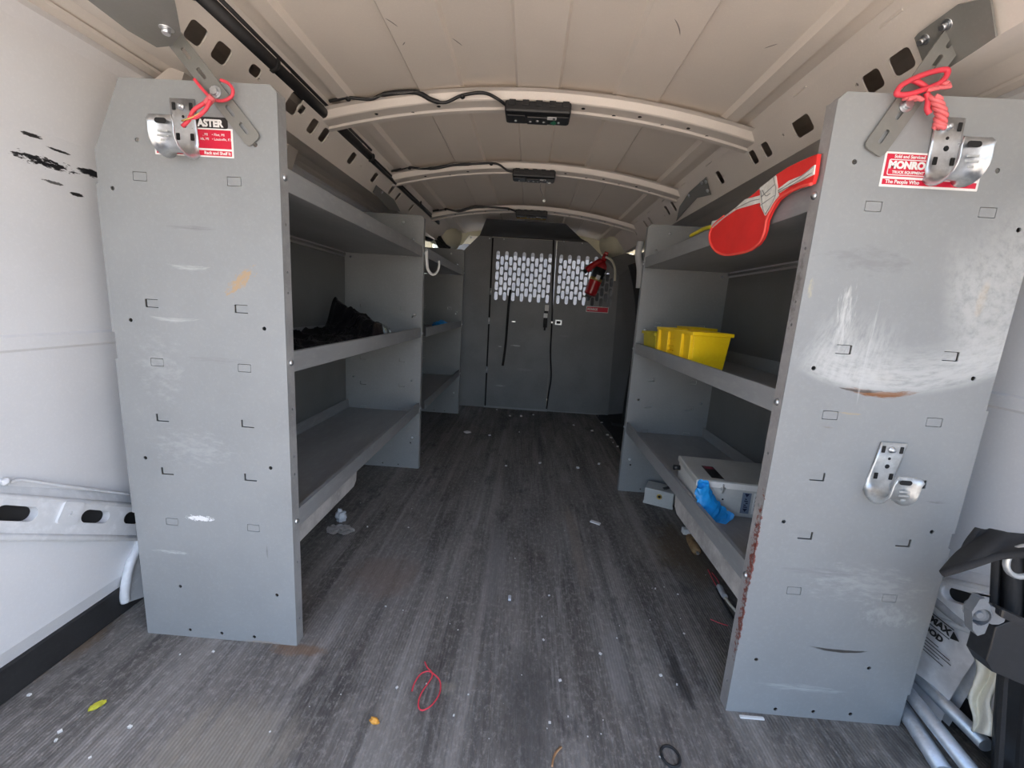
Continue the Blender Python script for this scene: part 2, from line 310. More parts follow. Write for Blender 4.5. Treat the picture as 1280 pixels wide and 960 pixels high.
# ------------------------------------------------------------------ mesh builder
ORG = {}
class MB:
    def __init__(s): s.bm = bmesh.new()
    def _faces(s, vs, fs, smooth=False):
        w = [s.bm.verts.new(v) for v in vs]
        for f in fs:
            if len(set(f)) >= 3:
                try:
                    fc = s.bm.faces.new([w[i] for i in f]); fc.smooth = smooth
                except ValueError: pass
        return w
    def box(s, x0, x1, y0, y1, z0, z1, bev=0, rot=None, seg=2):
        x0, x1 = sorted((x0, x1)); y0, y1 = sorted((y0, y1)); z0, z1 = sorted((z0, z1))
        t = bmesh.new()
        bmesh.ops.create_cube(t, size=1)
        for v in t.verts: v.co = V(((x0+x1)/2+v.co.x*(x1-x0), (y0+y1)/2+v.co.y*(y1-y0), (z0+z1)/2+v.co.z*(z1-z0)))
        if bev: bmesh.ops.bevel(t, geom=t.edges[:], offset=bev, segments=seg, affect='EDGES', profile=.5)
        s.add(t, rot); return s
    def add(s, t, mat=None):
        if mat is not None: bmesh.ops.transform(t, matrix=mat, verts=t.verts[:])
        me = bpy.data.meshes.new('tmp'); t.to_mesh(me); t.free(); s.bm.from_mesh(me); bpy.data.meshes.remove(me)
    def obox(s, c, sx, sy, sz, ax=X, ay=Y, az=Z, bev=0):
        mt = Matrix.Identity(4)
        for i in range(3): mt[i][0], mt[i][1], mt[i][2], mt[i][3] = ax[i], ay[i], az[i], c[i]
        return s.box(-sx/2, sx/2, -sy/2, sy/2, -sz/2, sz/2, bev, mt)
    def cyl(s, p0, p1, r, seg=16, r2=None, cap=True):
        p0, p1 = V(p0), V(p1); d = (p1-p0).normalized(); a = d.orthogonal().normalized(); b = d.cross(a)
        r2 = r if r2 is None else r2
        vs = [p0+(a*math.cos(i*2*PI/seg)+b*math.sin(i*2*PI/seg))*r for i in range(seg)] + [p1+(a*math.cos(i*2*PI/seg)+b*math.sin(i*2*PI/seg))*r2 for i in range(seg)]
        w = s._faces(vs, [(i, (i+1) % seg, seg+(i+1) % seg, seg+i) for i in range(seg)], True)
        if cap:
            s.bm.faces.new(w[:seg][::-1]); s.bm.faces.new(w[seg:])
        return s
    def tube(s, pts, r, seg=8, smooth=6, closed=False, flat=1., taper=None):
        P = [V(p) for p in pts]
        if smooth and len(P) > 2:
            Q = []; n = len(P); rng = range(n if closed else n-1)
            for i in rng:
                g = (lambda k: P[k % n]) if closed else (lambda k: P[max(0, min(n-1, k))])
                a, b, c, d = g(i-1), g(i), g(i+1), g(i+2)
                for k in range(smooth):
                    t = k/smooth
                    Q.append(.5*((2*b)+(c-a)*t+(2*a-5*b+4*c-d)*t*t+(3*b-a-3*c+d)*t**3))
            if not closed: Q.append(P[-1])
            P = Q
        n = len(P); rings_ = []; up = None
        for i in range(n):
            d = (P[(i+1) % n]-P[i-1]) if closed else (P[min(n-1, i+1)]-P[max(0, i-1)])
            d.normalize()
            a = d.orthogonal().normalized() if up is None else (up-d*up.dot(d)).normalized()
            up = a; b = d.cross(a); rr = r*(taper(i/(n-1)) if taper else 1)
            rings_.append([s.bm.verts.new(P[i]+(a*math.cos(k*2*PI/seg)+b*math.sin(k*2*PI/seg)*flat)*rr) for k in range(seg)])
        for i in range(n if closed else n-1):
            A, B = rings_[i], rings_[(i+1) % n]
            for k in range(seg):
                f = s.bm.faces.new((A[k], A[(k+1) % seg], B[(k+1) % seg], B[k])); f.smooth = True
        if not closed: s.bm.faces.new(rings_[0][::-1]); s.bm.faces.new(rings_[-1])
        return s
    def prism(s, poly, ax, a, b):
        def mkv(p, t): return {'x': (t, p[0], p[1]), 'y': (p[0], t, p[1]), 'z': (p[0], p[1], t)}[ax]
        n = len(poly)
        tri = tessellate_polygon([[V((p[0], p[1], 0)) for p in poly]])
        vs = [mkv(p, a) for p in poly]+[mkv(p, b) for p in poly]
        s._faces(vs, [tuple(t) for t in tri]+[tuple(i+n for i in t) for t in tri]+[(i, (i+1) % n, n+(i+1) % n, n+i) for i in range(n)])
        return s
    def plate(s, outer, holes, t, mt):
        """flat sheet in local XY with holes, from local z=0 down to -t"""
        loops = [outer]+list(holes)
        tri = tessellate_polygon([[V((p[0], p[1], 0)) for p in l] for l in loops])
        flat = [p for l in loops for p in l]; N = len(flat)
        vs = [mt @ V((p[0], p[1], 0)) for p in flat]+[mt @ V((p[0], p[1], -t)) for p in flat]
        fs = [tuple(q) for q in tri]+[tuple(i+N for i in q) for q in tri]
        o = 0
        for l in loops:
            n = len(l); fs += [(o+i, o+(i+1) % n, N+o+(i+1) % n, N+o+i) for i in range(n)]; o += n
        s._faces(vs, fs); return s
    def sphere(s, c, r, sc=(1, 1, 1), u=14, v=10, mt=None):
        t = bmesh.new(); bmesh.ops.create_uvsphere(t, u_segments=u, v_segments=v, radius=r)
        for q in t.verts: q.co = V((q.co.x*sc[0], q.co.y*sc[1], q.co.z*sc[2]))
        if mt is not None: bmesh.ops.transform(t, matrix=mt.to_3x3(), verts=t.verts[:])
        for q in t.verts: q.co += V(c)
        for f in t.faces: f.smooth = True
        s.add(t); return s
    def lathe(s, prof, base, axis=Z, seg=20):
        d = V(axis).normalized(); a = d.orthogonal().normalized(); b = d.cross(a); base = V(base); R = []
        for r, h in prof:
            R.append([s.bm.verts.new(base+d*h+(a*math.cos(k*2*PI/seg)+b*math.sin(k*2*PI/seg))*max(r, 1e-5)) for k in range(seg)])
        for i in range(len(R)-1):
            for k in range(seg):
                f = s.bm.faces.new((R[i][k], R[i][(k+1) % seg], R[i+1][(k+1) % seg], R[i+1][k])); f.smooth = True
        s.bm.faces.new(R[0][::-1]); s.bm.faces.new(R[-1]); return s
    def grid(s, nx, ny, fn, t=0.):
        """surface fn(u,v) -> point; thickened downwards along z by t if given"""
        g = [[V(fn(i/nx, j/ny)) for j in range(ny+1)] for i in range(nx+1)]
        w = [[s.bm.verts.new(p) for p in r] for r in g]
        for i in range(nx):
            for j in range(ny):
                f = s.bm.faces.new((w[i][j], w[i+1][j], w[i+1][j+1], w[i][j+1])); f.smooth = True
        return s
    def text(s, body, size, mt, ex=.0002, align='CENTER', sx=1., bold=0.):
        cu = bpy.data.curves.new('t', 'FONT'); cu.body = body; cu.size = size; cu.extrude = ex; cu.align_x = align; cu.align_y = 'CENTER'; cu.offset = bold
        cu.resolution_u = 3
        ob = bpy.data.objects.new('t', cu); COL.objects.link(ob)
        dg = bpy.context.evaluated_depsgraph_get(); me = bpy.data.meshes.new_from_object(ob.evaluated_get(dg))
        t = bmesh.new(); t.from_mesh(me)
        bmesh.ops.transform(t, matrix=mt @ Matrix.Diagonal((sx, 1, 1, 1)), verts=t.verts[:])
        COL.objects.unlink(ob); bpy.data.objects.remove(ob); bpy.data.curves.remove(cu); bpy.data.meshes.remove(me)
        s.add(t); return s
    def build(s, name, mat, parent=None, solid=0., subd=0, bevel=0.):
        bmesh.ops.recalc_face_normals(s.bm, faces=s.bm.faces[:])
        if parent is not None: o0 = ORG[parent.name]
        else:
            xs = [v.co for v in s.bm.verts]
            lo = V([min(v[i] for v in xs) for i in range(3)]); hi = V([max(v[i] for v in xs) for i in range(3)])
            o0 = V(((lo.x+hi.x)/2, (lo.y+hi.y)/2, lo.z))
        for v in s.bm.verts: v.co -= o0
        me = bpy.data.meshes.new(name); s.bm.to_mesh(me); s.bm.free()
        me.materials.append(M[mat] if isinstance(mat, str) else mat)
        o = bpy.data.objects.new(name, me); COL.objects.link(o)
        if parent is not None: o.parent = parent
        else: o.location = o0
        ORG[o.name] = o0
        if solid:
            k = o.modifiers.new('solid', 'SOLIDIFY'); k.thickness = solid; k.offset = 0
        if subd:
            k = o.modifiers.new('sub', 'SUBSURF'); k.levels = subd; k.render_levels = subd
        if bevel:
            k = o.modifiers.new('bev', 'BEVEL'); k.width = bevel; k.segments = 2; k.limit_method = 'ANGLE'; k.angle_limit = 1.0
        return o
def build_each(mb, name, mat, parent):
    bm = mb.bm; left = set(bm.verts); out = []
    while left:
        v = next(iter(left)); comp = {v}; st = [v]
        while st:
            q = st.pop()
            for e in q.link_edges:
                o = e.other_vert(q)
                if o not in comp: comp.add(o); st.append(o)
        left -= comp; out.append(comp)
    out.sort(key=lambda c: (round(min(v.co.x for v in c), 4), round(min(v.co.z for v in c), 4)))
    for comp in out:
        n = MB(); mp = {v: n.bm.verts.new(v.co) for v in comp}
        fs = {f for v in comp for f in v.link_faces}
        for f in fs: n.bm.faces.new([mp[v] for v in f.verts]).smooth = f.smooth
        o = n.build(name, mat, parent)
    bm.free(); return o
def thing(name, loc, label, cat, group=None):
    o = bpy.data.objects.new(name, None); COL.objects.link(o); o.location = loc; o.empty_display_size = .05
    ORG[o.name] = V(loc); o['label'] = label; o['category'] = cat
    if group: o['group'] = group
    return o
def tag(o, label, cat, group=None):
    o['label'] = label; o['category'] = cat
    if group: o['group'] = group
    return o
def struct(o): o['kind'] = 'structure'; return o
def frame(o, ax, ay, az):
    mt = Matrix.Identity(4)
    for i in range(3): mt[i][0], mt[i][1], mt[i][2], mt[i][3] = ax[i], ay[i], az[i], o[i]
    return mt
def face_y(y): return frame((0, y, 0), X, Z, (0, -1, 0))            # local (x, z), facing the back doors
def rrect(cx, cy, w, h, r=.002, n=3):
    r = min(r, w/2-1e-5, h/2-1e-5); P = []
    for k, (sx, sy) in enumerate(((1, 1), (-1, 1), (-1, -1), (1, -1))):
        for i in range(n+1):
            a = k*PI/2+i*PI/2/n
            P.append((cx+sx*(w/2-r)+r*math.cos(a), cy+sy*(h/2-r)+r*math.sin(a)))
    return P
def circ(cx, cy, r, n=10): return [(cx+r*math.cos(i*2*PI/n), cy+r*math.sin(i*2*PI/n)) for i in range(n)]

# ------------------------------------------------------------------ van shell
XC = -.015
def zroof(x): return 1.402-.075*((x-XC)/.6)**2
Y0, Y1 = -.06, 3.42
b = MB(); b.box(-.97, .97, Y0, 3.26, -.03, 0); struct(b.build('floor', 'floor'))
# roof skin with pressed ribs
def roof_profile():
    P = []
    lo = -.010
    segs = [(0, .055, lo), (.062, .205, 0), (.212, .325, lo), (.332, .478, 0), (.486, .505, 0), (.512, .542, -.014), (.550, .585, 0), (.592, .612, -.012), (.622, .66, 0)]
    right = []
    for a, c, d in segs:
        right += [(a, zroof(a+XC)+d), (c, zroof(c+XC)+d)]
    right += [(.70, 1.312), (.80, 1.302), (.94, 1.28), (1.0, 1.20)]
    left = [(-x, z) for x, z in right[::-1] if x > 0]
    return [(x+XC, z) for x, z in left+right]
rp = roof_profile()
b = MB(); b.prism(rp+[(x, z+.012) for x, z in rp[::-1]], 'y', Y0, Y1); struct(b.build('ceiling', 'roof'))
# side walls: thick, inner face curving in towards the roof rail
WALLP = [(.955, -.03), (.955, .07), (.945, .10), (.93, .42), (.925, .664), (.921, .669), (.921, .691), (.925, .696), (.922, .90), (.905, 1.06), (.872, 1.215), (.862, 1.238), (.866, 1.252), (.90, 1.275)]
for sgn, nm in ((-1, 'left'), (1, 'right')):
    prof = [(sgn*x, z) for x, z in WALLP]+[(sgn*.99, 1.275), (sgn*.99, -.03)]
    b = MB(); b.prism(prof, 'y', Y0, 3.45 if sgn < 0 else 2.25); struct(b.build('wall_'+nm, 'wall' if sgn < 0 else 'wall_clean'))
    b = MB(); b.box(sgn*.944, sgn*.9545, Y0, .93 if sgn < 0 else .93, .001, .068, .002); struct(b.build('baseboard_'+nm, 'rubber'))
# roof side rails with punched holes, one per side
def rail(sgn):
    A = V((XC+sgn*.655, 0, 1.222)); B = V((XC+sgn*.590, 0, 1.31)); L = (B-A).length
    up = (B-A).normalized(); nrm = V((-sgn*up.z, 0, sgn*up.x)) if sgn > 0 else V((up.z, 0, -up.x))
    if nrm.z > 0: nrm = -nrm
    ax = V((0, -1, 0)) if sgn > 0 else V((0, 1, 0))
    if sgn > 0: hs = [((1127, 78), .042, .036), ((1091, 102), .040, .036), ((1003, 158), .062, .040), ((958, 187), .032, .040), ((942, 196.6), .030, .040), ((900, 222), .030, .044), ((842, 258), .028, .042), ((834, 263), .028, .044), ((813, 276), .026, .040), ((807, 280), .026, .040), ((794, 290), .026, .04)]
    else: hs = [((245, 42), .040, .036), ((277, 67), .040, .036), ((391, 158), .034, .042), ((405, 169), .034, .042), ((440, 198), .036, .042), ((468, 222), .036, .040), ((489, 238), .032, .040), ((497.5, 246), .030, .040), ((514, 260), .03, .04), ((367, 130), .05, .05), ((319, 89), .034, .022), ((377, 137), .03, .022)]
    mt = frame(A, ax, up, nrm)
    holes = []
    for (u, v), w, h in hs:
        p = atp(u, v, A, nrm); q = p-A; yy = q.dot(ax); zz = q.dot(up)
        zz = max(h/2+.008, min(L-h/2-.006, zz))
        holes.append(rrect(yy, zz, w, h, .008))
    holes.sort(key=lambda h: sum(p[0] for p in h))
    sm = [circ(yy, L*.5, .0035) for yy in ([-.93, -1.17, -1.5, -2.1] if sgn > 0 else [1.02, 1.35, 1.6])]
    e0, e1 = sorted(((-3.05 if sgn > 0 else Y0), (-Y0 if sgn > 0 else 3.05)))
    b = MB(); b.plate([(e0, 0), (e1, 0), (e1, L), (e0, L)], holes+sm, .003, mt)
    # bottom and top returns, closed against wall and roof
    x_ = lambda t: XC+sgn*t
    low = [(x_(.655), 1.222), (x_(.70), 1.236), (x_(.79), 1.262), (sgn*.868, 1.2505)]
    b.prism(low+[(p[0], p[1]+.004) for p in low[::-1]], 'y', Y0, 3.05)
    top = [(x_(.590), 1.31), (x_(.578), 1.331), (x_(.584), 1.334), (x_(.596), 1.313)]
    b.prism(top, 'y', Y0, 3.05)
    # pressed seam on the underside
    b.prism([(sgn*.842, 1.2555), (sgn*.838, 1.2500), (sgn*.832, 1.2540)], 'y', Y0, 3.05)
    for k in range(9):   # spot-weld tabs along the top flange
        yy = .8+k*.24
        b.box(x_(.586), x_(.597), yy, yy+.045, 1.312, 1.323)
    return struct(b.build('trim_1' if sgn < 0 else 'trim_2', 'rail'))
rail(-1); rail(1)
# roof bows
def bow(y, w, i):
    b = MB(); n = 28
    xs = [XC+(-.612+1.224*k/n) for k in range(n+1)]
    def strip(fa, fb):
        vs = []
        for x in xs: vs += [(x, fa[0], zroof(x)+fa[1]), (x, fb[0], zroof(x)+fb[1])]
        b._faces(vs, [(2*k, 2*k+1, 2*k+3, 2*k+2) for k in range(n)], True)
    sec = [(y, -.018), (y+.018, -.019), (y+.026, -.036), (y+.030, -.038), (y+w*.60, -.038), (y+w*.64, -.043), (y+w*.80, -.043), (y+w*.86, -.028), (y+w, -.026), (y+w, -.021)]
    for a, c in zip(sec, sec[1:]): strip(a, c)
    strip(sec[-1], sec[0])
    for k in (-.45, -.33, -.2, .16, .27, .36, .47):
        b_ = V((XC+k, y+.05+.02*math.sin(k*40), 0))
    o = b.build('trim_%d' % (i+2), 'rail'); struct(o)
    h = MB()
    for k, dy in ((-.46, .05), (-.36, w*.62), (-.28, .05), (.13, .05), (.22, w*.6), (.29, .05), (.36, w*.62), (.43, .055), (.49, w*.62)):
        x = XC+k; z = zroof(x)-.038
        h.cyl((x, y+dy, z+.002), (x, y+dy, z-.0008), .0055, 10)
    build_each(h, 'bolt_hole', 'hole', o)
    return o
BOWS = [(1.252, .115), (1.83, .12), (2.56, .13)]
for i, (y, w) in enumerate(BOWS): bow(y, w, i+1)
# hat-section posts on the side walls above the top shelves
k = 6
for sgn, ys in ((-1, (.98, 1.38)), (1, (1.32,))):
    for yy in ys:
        b = MB(); b.prism([(sgn*.86, .60), (sgn*.845, .62), (sgn*.835, 1.10), (sgn*.775, 1.262), (sgn*.80, 1.27), (sgn*.90, 1.20), (sgn*.925, .6)], 'y', yy, yy+.055)
        struct(b.build('trim_%d' % k, 'rail')); k += 1
# lower body rails with oval slots
def low_rail(sgn, k):
    xw = sgn*.934
    if sgn < 0: T = [(0, 620), (167, 632)]; Bm = [(0, 670), (172, 672)]; ov = [((8, 641), 1.0), ((109, 645), .9), ((160, 647), .9)]
    else: T = [(1182, 723), (1262, 741)]; Bm = [(1165, 768), (1255, 800)]; ov = [((1214, 748), 1.1)]
    a0, a1 = [at(u, v, 'x', xw) for u, v in T]; c0, c1 = [at(u, v, 'x', xw) for u, v in Bm]
    ax = V((0, -1, 0)) if sgn > 0 else V((0, 1, 0))
    mt = frame((xw, 0, 0), ax, Z, (-sgn, 0, 0))
    f = lambda p: ((-p.y if sgn > 0 else p.y), p.z)
    def ext(p, q, t): return p+(q-p)*t
    q = [f(ext(c0, c1, -1.5)), f(ext(c0, c1, 1.25)), f(ext(a0, a1, 1.25)), f(ext(a0, a1, -1.5))] if sgn < 0 else [f(ext(c0, c1, -.3)), f(ext(c0, c1, 3)), f(ext(a0, a1, 3)), f(ext(a0, a1, -.3))]
    d = V((q[1][0]-q[0][0], q[1][1]-q[0][1])).normalized(); nn = V((-d.y, d.x))
    holes = []
    for (u, v), s_ in ov:
        p = at(u, v, 'x', xw); cxy = V(f(p)); hw = .036*s_; hh = .0135
        hp = rrect(0, 0, 2*hw, 2*hh, hh, 6)
        holes.append([tuple(cxy+d*x+nn*z) for x, z in hp])
    b = MB(); b.plate(q, holes, .022, mt @ Matrix.Translation((0, 0, .020)))
    # rounded lip along the lower edge, shelf above
    def w3(p, off): return mt @ V((p[0], p[1], off))
    b.tube([w3(q[0], .018), w3(q[1], .018)], .007, 8, 0)
    b.tube([w3(q[3], .016), w3(q[2], .016)], .006, 8, 0)
    up = nn*.030
    b._faces([w3(q[3], .018), w3(q[2], .018), w3((q[2][0]+up.x, q[2][1]+up.y), -.004), w3((q[3][0]+up.x, q[3][1]+up.y), -.004)], [(0, 1, 2, 3)])
    if sgn < 0:
        p = V(f(at(75, 640, 'x', xw)))
        b.plate([tuple(p+d*x+nn*z) for x, z in rrect(0, 0, .042, .044, .006)], [circ(p.x, p.y, .0035)], .006, mt @ Matrix.Translation((0, 0, .025)))
    o = b.build('trim_%d' % k, 'wall_low', bevel=.003); struct(o)
    for h in holes:
        c = sum((V(p) for p in h), V((0, 0)))/len(h)
        b = MB(); b.plate([tuple(c+(V(p)-c)*1.15) for p in h], [], .002, mt @ Matrix.Translation((0, 0, .0035))); b.build('slot', 'hole', o)  # dark plate painting the unlit cavity behind the slot
    return o
low_rail(-1, 10); low_rail(1, 11)
# white pillar foot at left, running from the low rail to the floor
b = MB()
p0, p1 = at(168, 690, 'x', -.915), at(163, 748, 'x', -.915)
b.tube([at(u, v, 'x', -.935) for u, v in ((176, 676), (171, 688), (164, 702), (159, 720), (156, 742), (157, 752))], .010, 10, 5)
q = [at(u, v, 'x', -.938) for u, v in ((170, 688), (190, 694), (190, 756), (160, 753))]; b._faces([(p.x, p.y, max(p.z, .001)) for p in q]+[(p.x-.012, p.y, max(p.z, .001)) for p in q], [(0, 1, 2, 3), (7, 6, 5, 4), (0, 1, 5, 4), (1, 2, 6, 5), (2, 3, 7, 6), (3, 0, 4, 7)])
struct(b.build('trim_12', 'wall_low'))
# sealant bead above the left rail
b = MB(); b.tube([at(u, v, 'x', -.922) for u, v in ((0, 601), (14, 602), (30, 600), (70, 606), (110, 611), (165, 618))], .0045, 6, 5, taper=lambda t: 1.8 if .05 < t < .15 else .7); struct(b.build('trim_13', 'wall_low'))

# ------------------------------------------------------------------ cab beyond the partition
b = MB(); b.box(-.97, .97, 3.262, 4.3, -.06, -.03); struct(b.build('trim_14', 'dash'))
b = MB(); b.prism([(3.9, .0), (3.82, .70), (3.95, .84), (4.42, .86), (4.45, 0)], 'x', -.93, .93); struct(b.build('trim_15', 'dash'))
for sgn, kk in ((-1, 16), (1, 17)):
    b = MB(); b.box(sgn*.94, sgn*.99, 3.45, 4.45, -.06, .80)
    b.prism([(4.42, .80), (4.50, .80), (3.78, 1.34), (3.68, 1.34)], 'x', sgn*.88, sgn*.96)
    struct(b.build('trim_%d' % kk, 'cream'))
b = MB(); b.prism([(3.40, 1.325), (3.70, 1.315), (3.80, 1.30), (3.80, 1.36), (3.40, 1.40)], 'x', -.93, .93); struct(b.build('trim_18', 'cream'))
b = MB(); b._faces([(-.9, 4.44, .84), (.9, 4.44, .84), (.86, 3.74, 1.31), (-.86, 3.74, 1.31)], [(0, 1, 2, 3)]); struct(b.build('window_1', 'glass'))
# sliding-door side on the right between partition and shelves
b = MB()
b.prism([(.90, 0), (.90, .95), (.80, 1.25), (.99, 1.27), (.99, 0)], 'y', 2.25, 3.45)
struct(b.build('wall_front_right', 'wall_clean'))
b = MB()
b.tube([at(u, v, 'y', 2.95) for u, v in ((790, 330), (795, 350), (799, 380), (798, 420), (792, 460), (784, 510), (780, 545))], .028, 8, 5)
b.box(.66, .96, 2.93, 3.0, -.02, .02)
struct(b.build('trim_19', 'rubber'))
b = MB()
b.tube([at(u, v, 'y', 2.55) for u, v in ((801, 302), (798, 318), (800, 338), (799, 360))], .020, 8, 5)
struct(b.build('trim_20', 'wall_clean'))
# cream headliner edges either side of the partition top
b = MB()
for pts, yy in (([(562, 309), (578, 305), (587, 292), (573, 291), (563, 301)], 3.30), ([(731, 299), (752, 301), (763, 318), (760, 321), (738, 314)], 3.30)):
    b.prism([(p.x, p.z) for p in (at(u, v, 'y', yy) for u, v in pts)], 'y', yy, yy+.03)
c0 = at(556, 292, 'y', 3.12); b.cyl(c0+V((-.09, 0, .02)), c0+V((.05, .14, -.02)), .085, 20)
c1 = at(770, 302, 'y', 3.12); b.cyl(c1+V((.09, 0, .02)), c1+V((-.04, .14, -.02)), .085, 20)
struct(b.build('trim_21', 'cream'))
b = MB()
for k in range(5): b.tube([at(u+k*3, v+k*2, 'y', 3.02) for u, v in ((536, 284), (540, 292), (545, 300), (550, 309), (562, 312))], .010, 6, 4)
b.sphere(at(536, 291, 'y', 3.05), .06, (1, .8, 1))
for q in (((545, 296), (552, 303), (563, 310)), ((533, 282), (541, 288), (552, 300), (559, 309))): b.tube([at(u, v, 'y', 2.99) for u, v in q], .008, 6, 4)
tag(b.build('seat_belt_mount', 'black'), 'black bundle of belt webbing and cables beside the left end of the partition', 'seat belt')

# ------------------------------------------------------------------ shelving
SLOT_Z = (1.0, .763, .644, .526, .407, .289)
OPEN_Z = (.763, .526, .407)
def end_panel(parent, sgn, x, y, mat, top=PH, flip=True):
    """folded steel end panel: face at y, aisle edge at x"""
    o = -sgn if False else sgn
    ox = x+sgn*WID
    outer = [(x, 0), (ox, 0), (ox, KNEE), (x+sgn*.294, top), (x+sgn*.012, top), (x, top-.012)]
    if sgn > 0: outer = outer
    holes, plugs = [], []
    for z in SLOT_Z:
        for d in (.088, .271):
            holes.append(rrect(x+sgn*d, z, .0275, .0165, .001, 1))
            plugs.append((x+sgn*d, z, z in OPEN_Z))
    for d, z in ((.270, 1.064), (.327, .976), (.044, 1.066), (.318, .727), (.043, .727), (.317, .434), (.043, .432), (.266, .130), (.042, .128), (.252, .018), (.177, .016), (.100, .014)):
        holes.append(circ(x+sgn*d, z, .0042, 8))
    b = MB(); mt = face_y(y); b.plate(outer, holes, .002, mt)
    for px, pz, op in plugs:
        b.plate(rrect(px, pz, .0255, .0145, .001, 1), [], .0015, face_y(y+(.0036 if op else .0002)))
    ob = b.build('end_panel', mat, parent)
    return ob
def panel_flanges(parent, sgn, x, y, mat):
    b = MB(); mt = frame((x, y, 0), (0, 1, 0) if sgn < 0 else (0, -1, 0), Z, (-sgn, 0, 0))
    w = FL if sgn < 0 else -FL; e = .0022 if sgn < 0 else -.0022
    q = [(e, 0), (w, 0), (w, PH-.010), (e, PH-.012)]
    hs = [circ(w*.55, z, .0030, 8) for z in (.060, .205, .415, .455, .56, .80, .84, .93)]
    b.plate(q, hs, .002, mt)
    b.prism([(x, PH-.012), (x+sgn*.012, PH), (x+sgn*.012, PH-.002), (x+sgn*.002, PH-.013)], 'y', y+.0022, y+FL)
    b.box(x+sgn*.012, x+sgn*.294, y+.0022, y+FL, PH-.002, PH)
    b.box(x+sgn*(WID-.002), x+sgn*WID, y+.0022, y+FL, 0, KNEE)
    return b.build('flange', mat, parent)
def back_strip(parent, sgn, x, y):
    b = MB()
    for z0, z1 in ((.07, .40), (.43, .67)) if sgn > 0 else ((.30, .645), (.70, .985)):
        b.box(x+sgn*(WID-.004), x+sgn*(WID+.011), y+.006, y+.012, z0, z1)
    return build_each(b, 'edge_strip', 'grey', parent)
def shelf(parent, sgn, x, y0, y1, z, mat='shelf', dep=WID-.012):
    b = MB(); xi = x+sgn*.0025; xo = x+sgn*dep; t = .002
    b.box(xi, xo, y0, y1, z-LIP, z-LIP+t)
    b.box(xi, xi+sgn*t, y0, y1, z-LIP, z)
    b.box(xi, xi+sgn*.010, y0, y1, z-t, z)
    b.box(xo, xo-sgn*t, y0, y1, z-LIP, z)
    o = b.build('shelf', mat, parent, bevel=.0015)
    return o
def bolts(parent, pts, d=(1, 0, 0), r=.0065):
    for p in pts:
        b = MB(); d_ = V(d); p = V(p)
        b.lathe([(r, 0), (r*.95, r*.35), (r*.6, r*.7), (.0003, r*.8)], p, d_, 12)
        b.build('bolt', 'zinc', parent)
def unit(name, sgn, x, ya, yb, label, first=True, mats=('panel_left', 'grey'), flmat='flange', dep=WID):
    t = thing(name, (x+sgn*WID/2, (ya+yb)/2, 0), label, 'shelving unit')
    if first:
        end_panel(t, sgn, x, ya, mats[0]); panel_flanges(t, sgn, x, ya, flmat); back_strip(t, sgn, x, ya)
    end_panel(t, sgn, x, yb, mats[1]); panel_flanges(t, sgn, x, yb, 'flange')
    s0 = ya+FL
    for z in ZS: shelf(t, sgn, x, s0, yb-.001, z)
    xb = x+sgn*(WID-.006)
    b = MB()
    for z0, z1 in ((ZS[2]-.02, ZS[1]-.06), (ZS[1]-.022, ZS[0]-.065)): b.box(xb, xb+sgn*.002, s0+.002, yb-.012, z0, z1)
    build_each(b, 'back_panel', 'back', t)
    b = MB()
    for z in (ZS[0]-.054, ZS[1]-.054): b.cyl((xb-sgn*.006, s0, z), (xb-sgn*.006, yb-.02, z), .0045, 8)
    build_each(b, 'tie_rod', 'grey', t)
    d = (-sgn, 0, 0)
    pts = [(x, yy, z-.022) for z in ZS for yy in ((ya+FL*.55,) if first else ())]+[(x, yb+FL*.5, z-.026) for z in ZS]
    bolts(t, pts, d)
    bolts(t, [(x+sgn*.035, yb-.0005, z) for z in (.738, .155)]+[(x+sgn*.09, yb-.0005, 1.135)], (0, -1, 0), .007)
    return t
UL = unit('shelving_unit', -1, XL, YL1, YL2, 'grey steel shelving unit nearest on the left, black bag on its middle shelf')
UR = unit('shelving_unit', 1, XR, YR1, YR2, 'grey steel shelving unit on the right, holding yellow bins and a grey enclosure', True, ('panel_right', 'grey'), 'rust_flange')
UB = unit('shelving_unit', -1, -.470, YL2+.029, YL3, 'grey steel shelving unit at far left beside the partition', False)
for t in (UL, UR, UB): t['group'] = 'steel shelving units'
# dusty stiffener boards under the near half of the two bottom shelves
b = MB(); b.prism([(YL1+FL, .2435), (1.155, .2435), (1.172, .256), (1.176, .2825), (YL1+FL, .2825)], 'x', XL-.012, XL-.004); b.build('stiffener', 'dusty', UL)
b = MB(); b.prism([(YR1+FL, .2365), (1.150, .2365), (1.172, .25), (1.178, .2825), (YR1+FL, .2825)], 'x', XR+.004, XR+.012); b.build('stiffener', 'dusty', UR)

# stickers on the two front panels ------------------------------------------------
def quad_frame(p, y): return frame((p.x, y, p.z), X, Z, (0, -1, 0))
yy = YL1-.0004
L0 = MB(); L0.plate(rrect(-.643, 1.0655, .151, .050, .001), [], .0003, face_y(yy)); s1 = L0.build('sticker', 'white', UL); s1['label'] = 'red, white and black dealer sticker'
b = MB(); b.plate(rrect(-.640, 1.0995, .128, .019, .004), [], .0003, face_y(yy-.0001)); b.build('sticker_header', 'stkblack', s1)
b = MB(); b.plate(rrect(-.643, 1.0715, .144, .032, .0005), [], .0002, face_y(yy-.0002)); b.plate(rrect(-.643, 1.0475, .144, .009, .0005), [], .0002, face_y(yy-.0002)); b.build('sticker_panel', 'red', s1)
b = MB()
b.text('ASTER', .0165, frame((-.609, yy-.0004, 1.098), X, Z, (0, -1, 0)), .0001, 'CENTER', 1.0, .0009)
b.text('\u2022 Flint, MI', .0062, frame((-.607, yy-.0006, 1.0790), X, Z, (0, -1, 0)), .0001, 'LEFT')
b.text('\u2022 Louisville, KY', .0062, frame((-.607, yy-.0006, 1.0715), X, Z, (0, -1, 0)), .0001, 'LEFT')
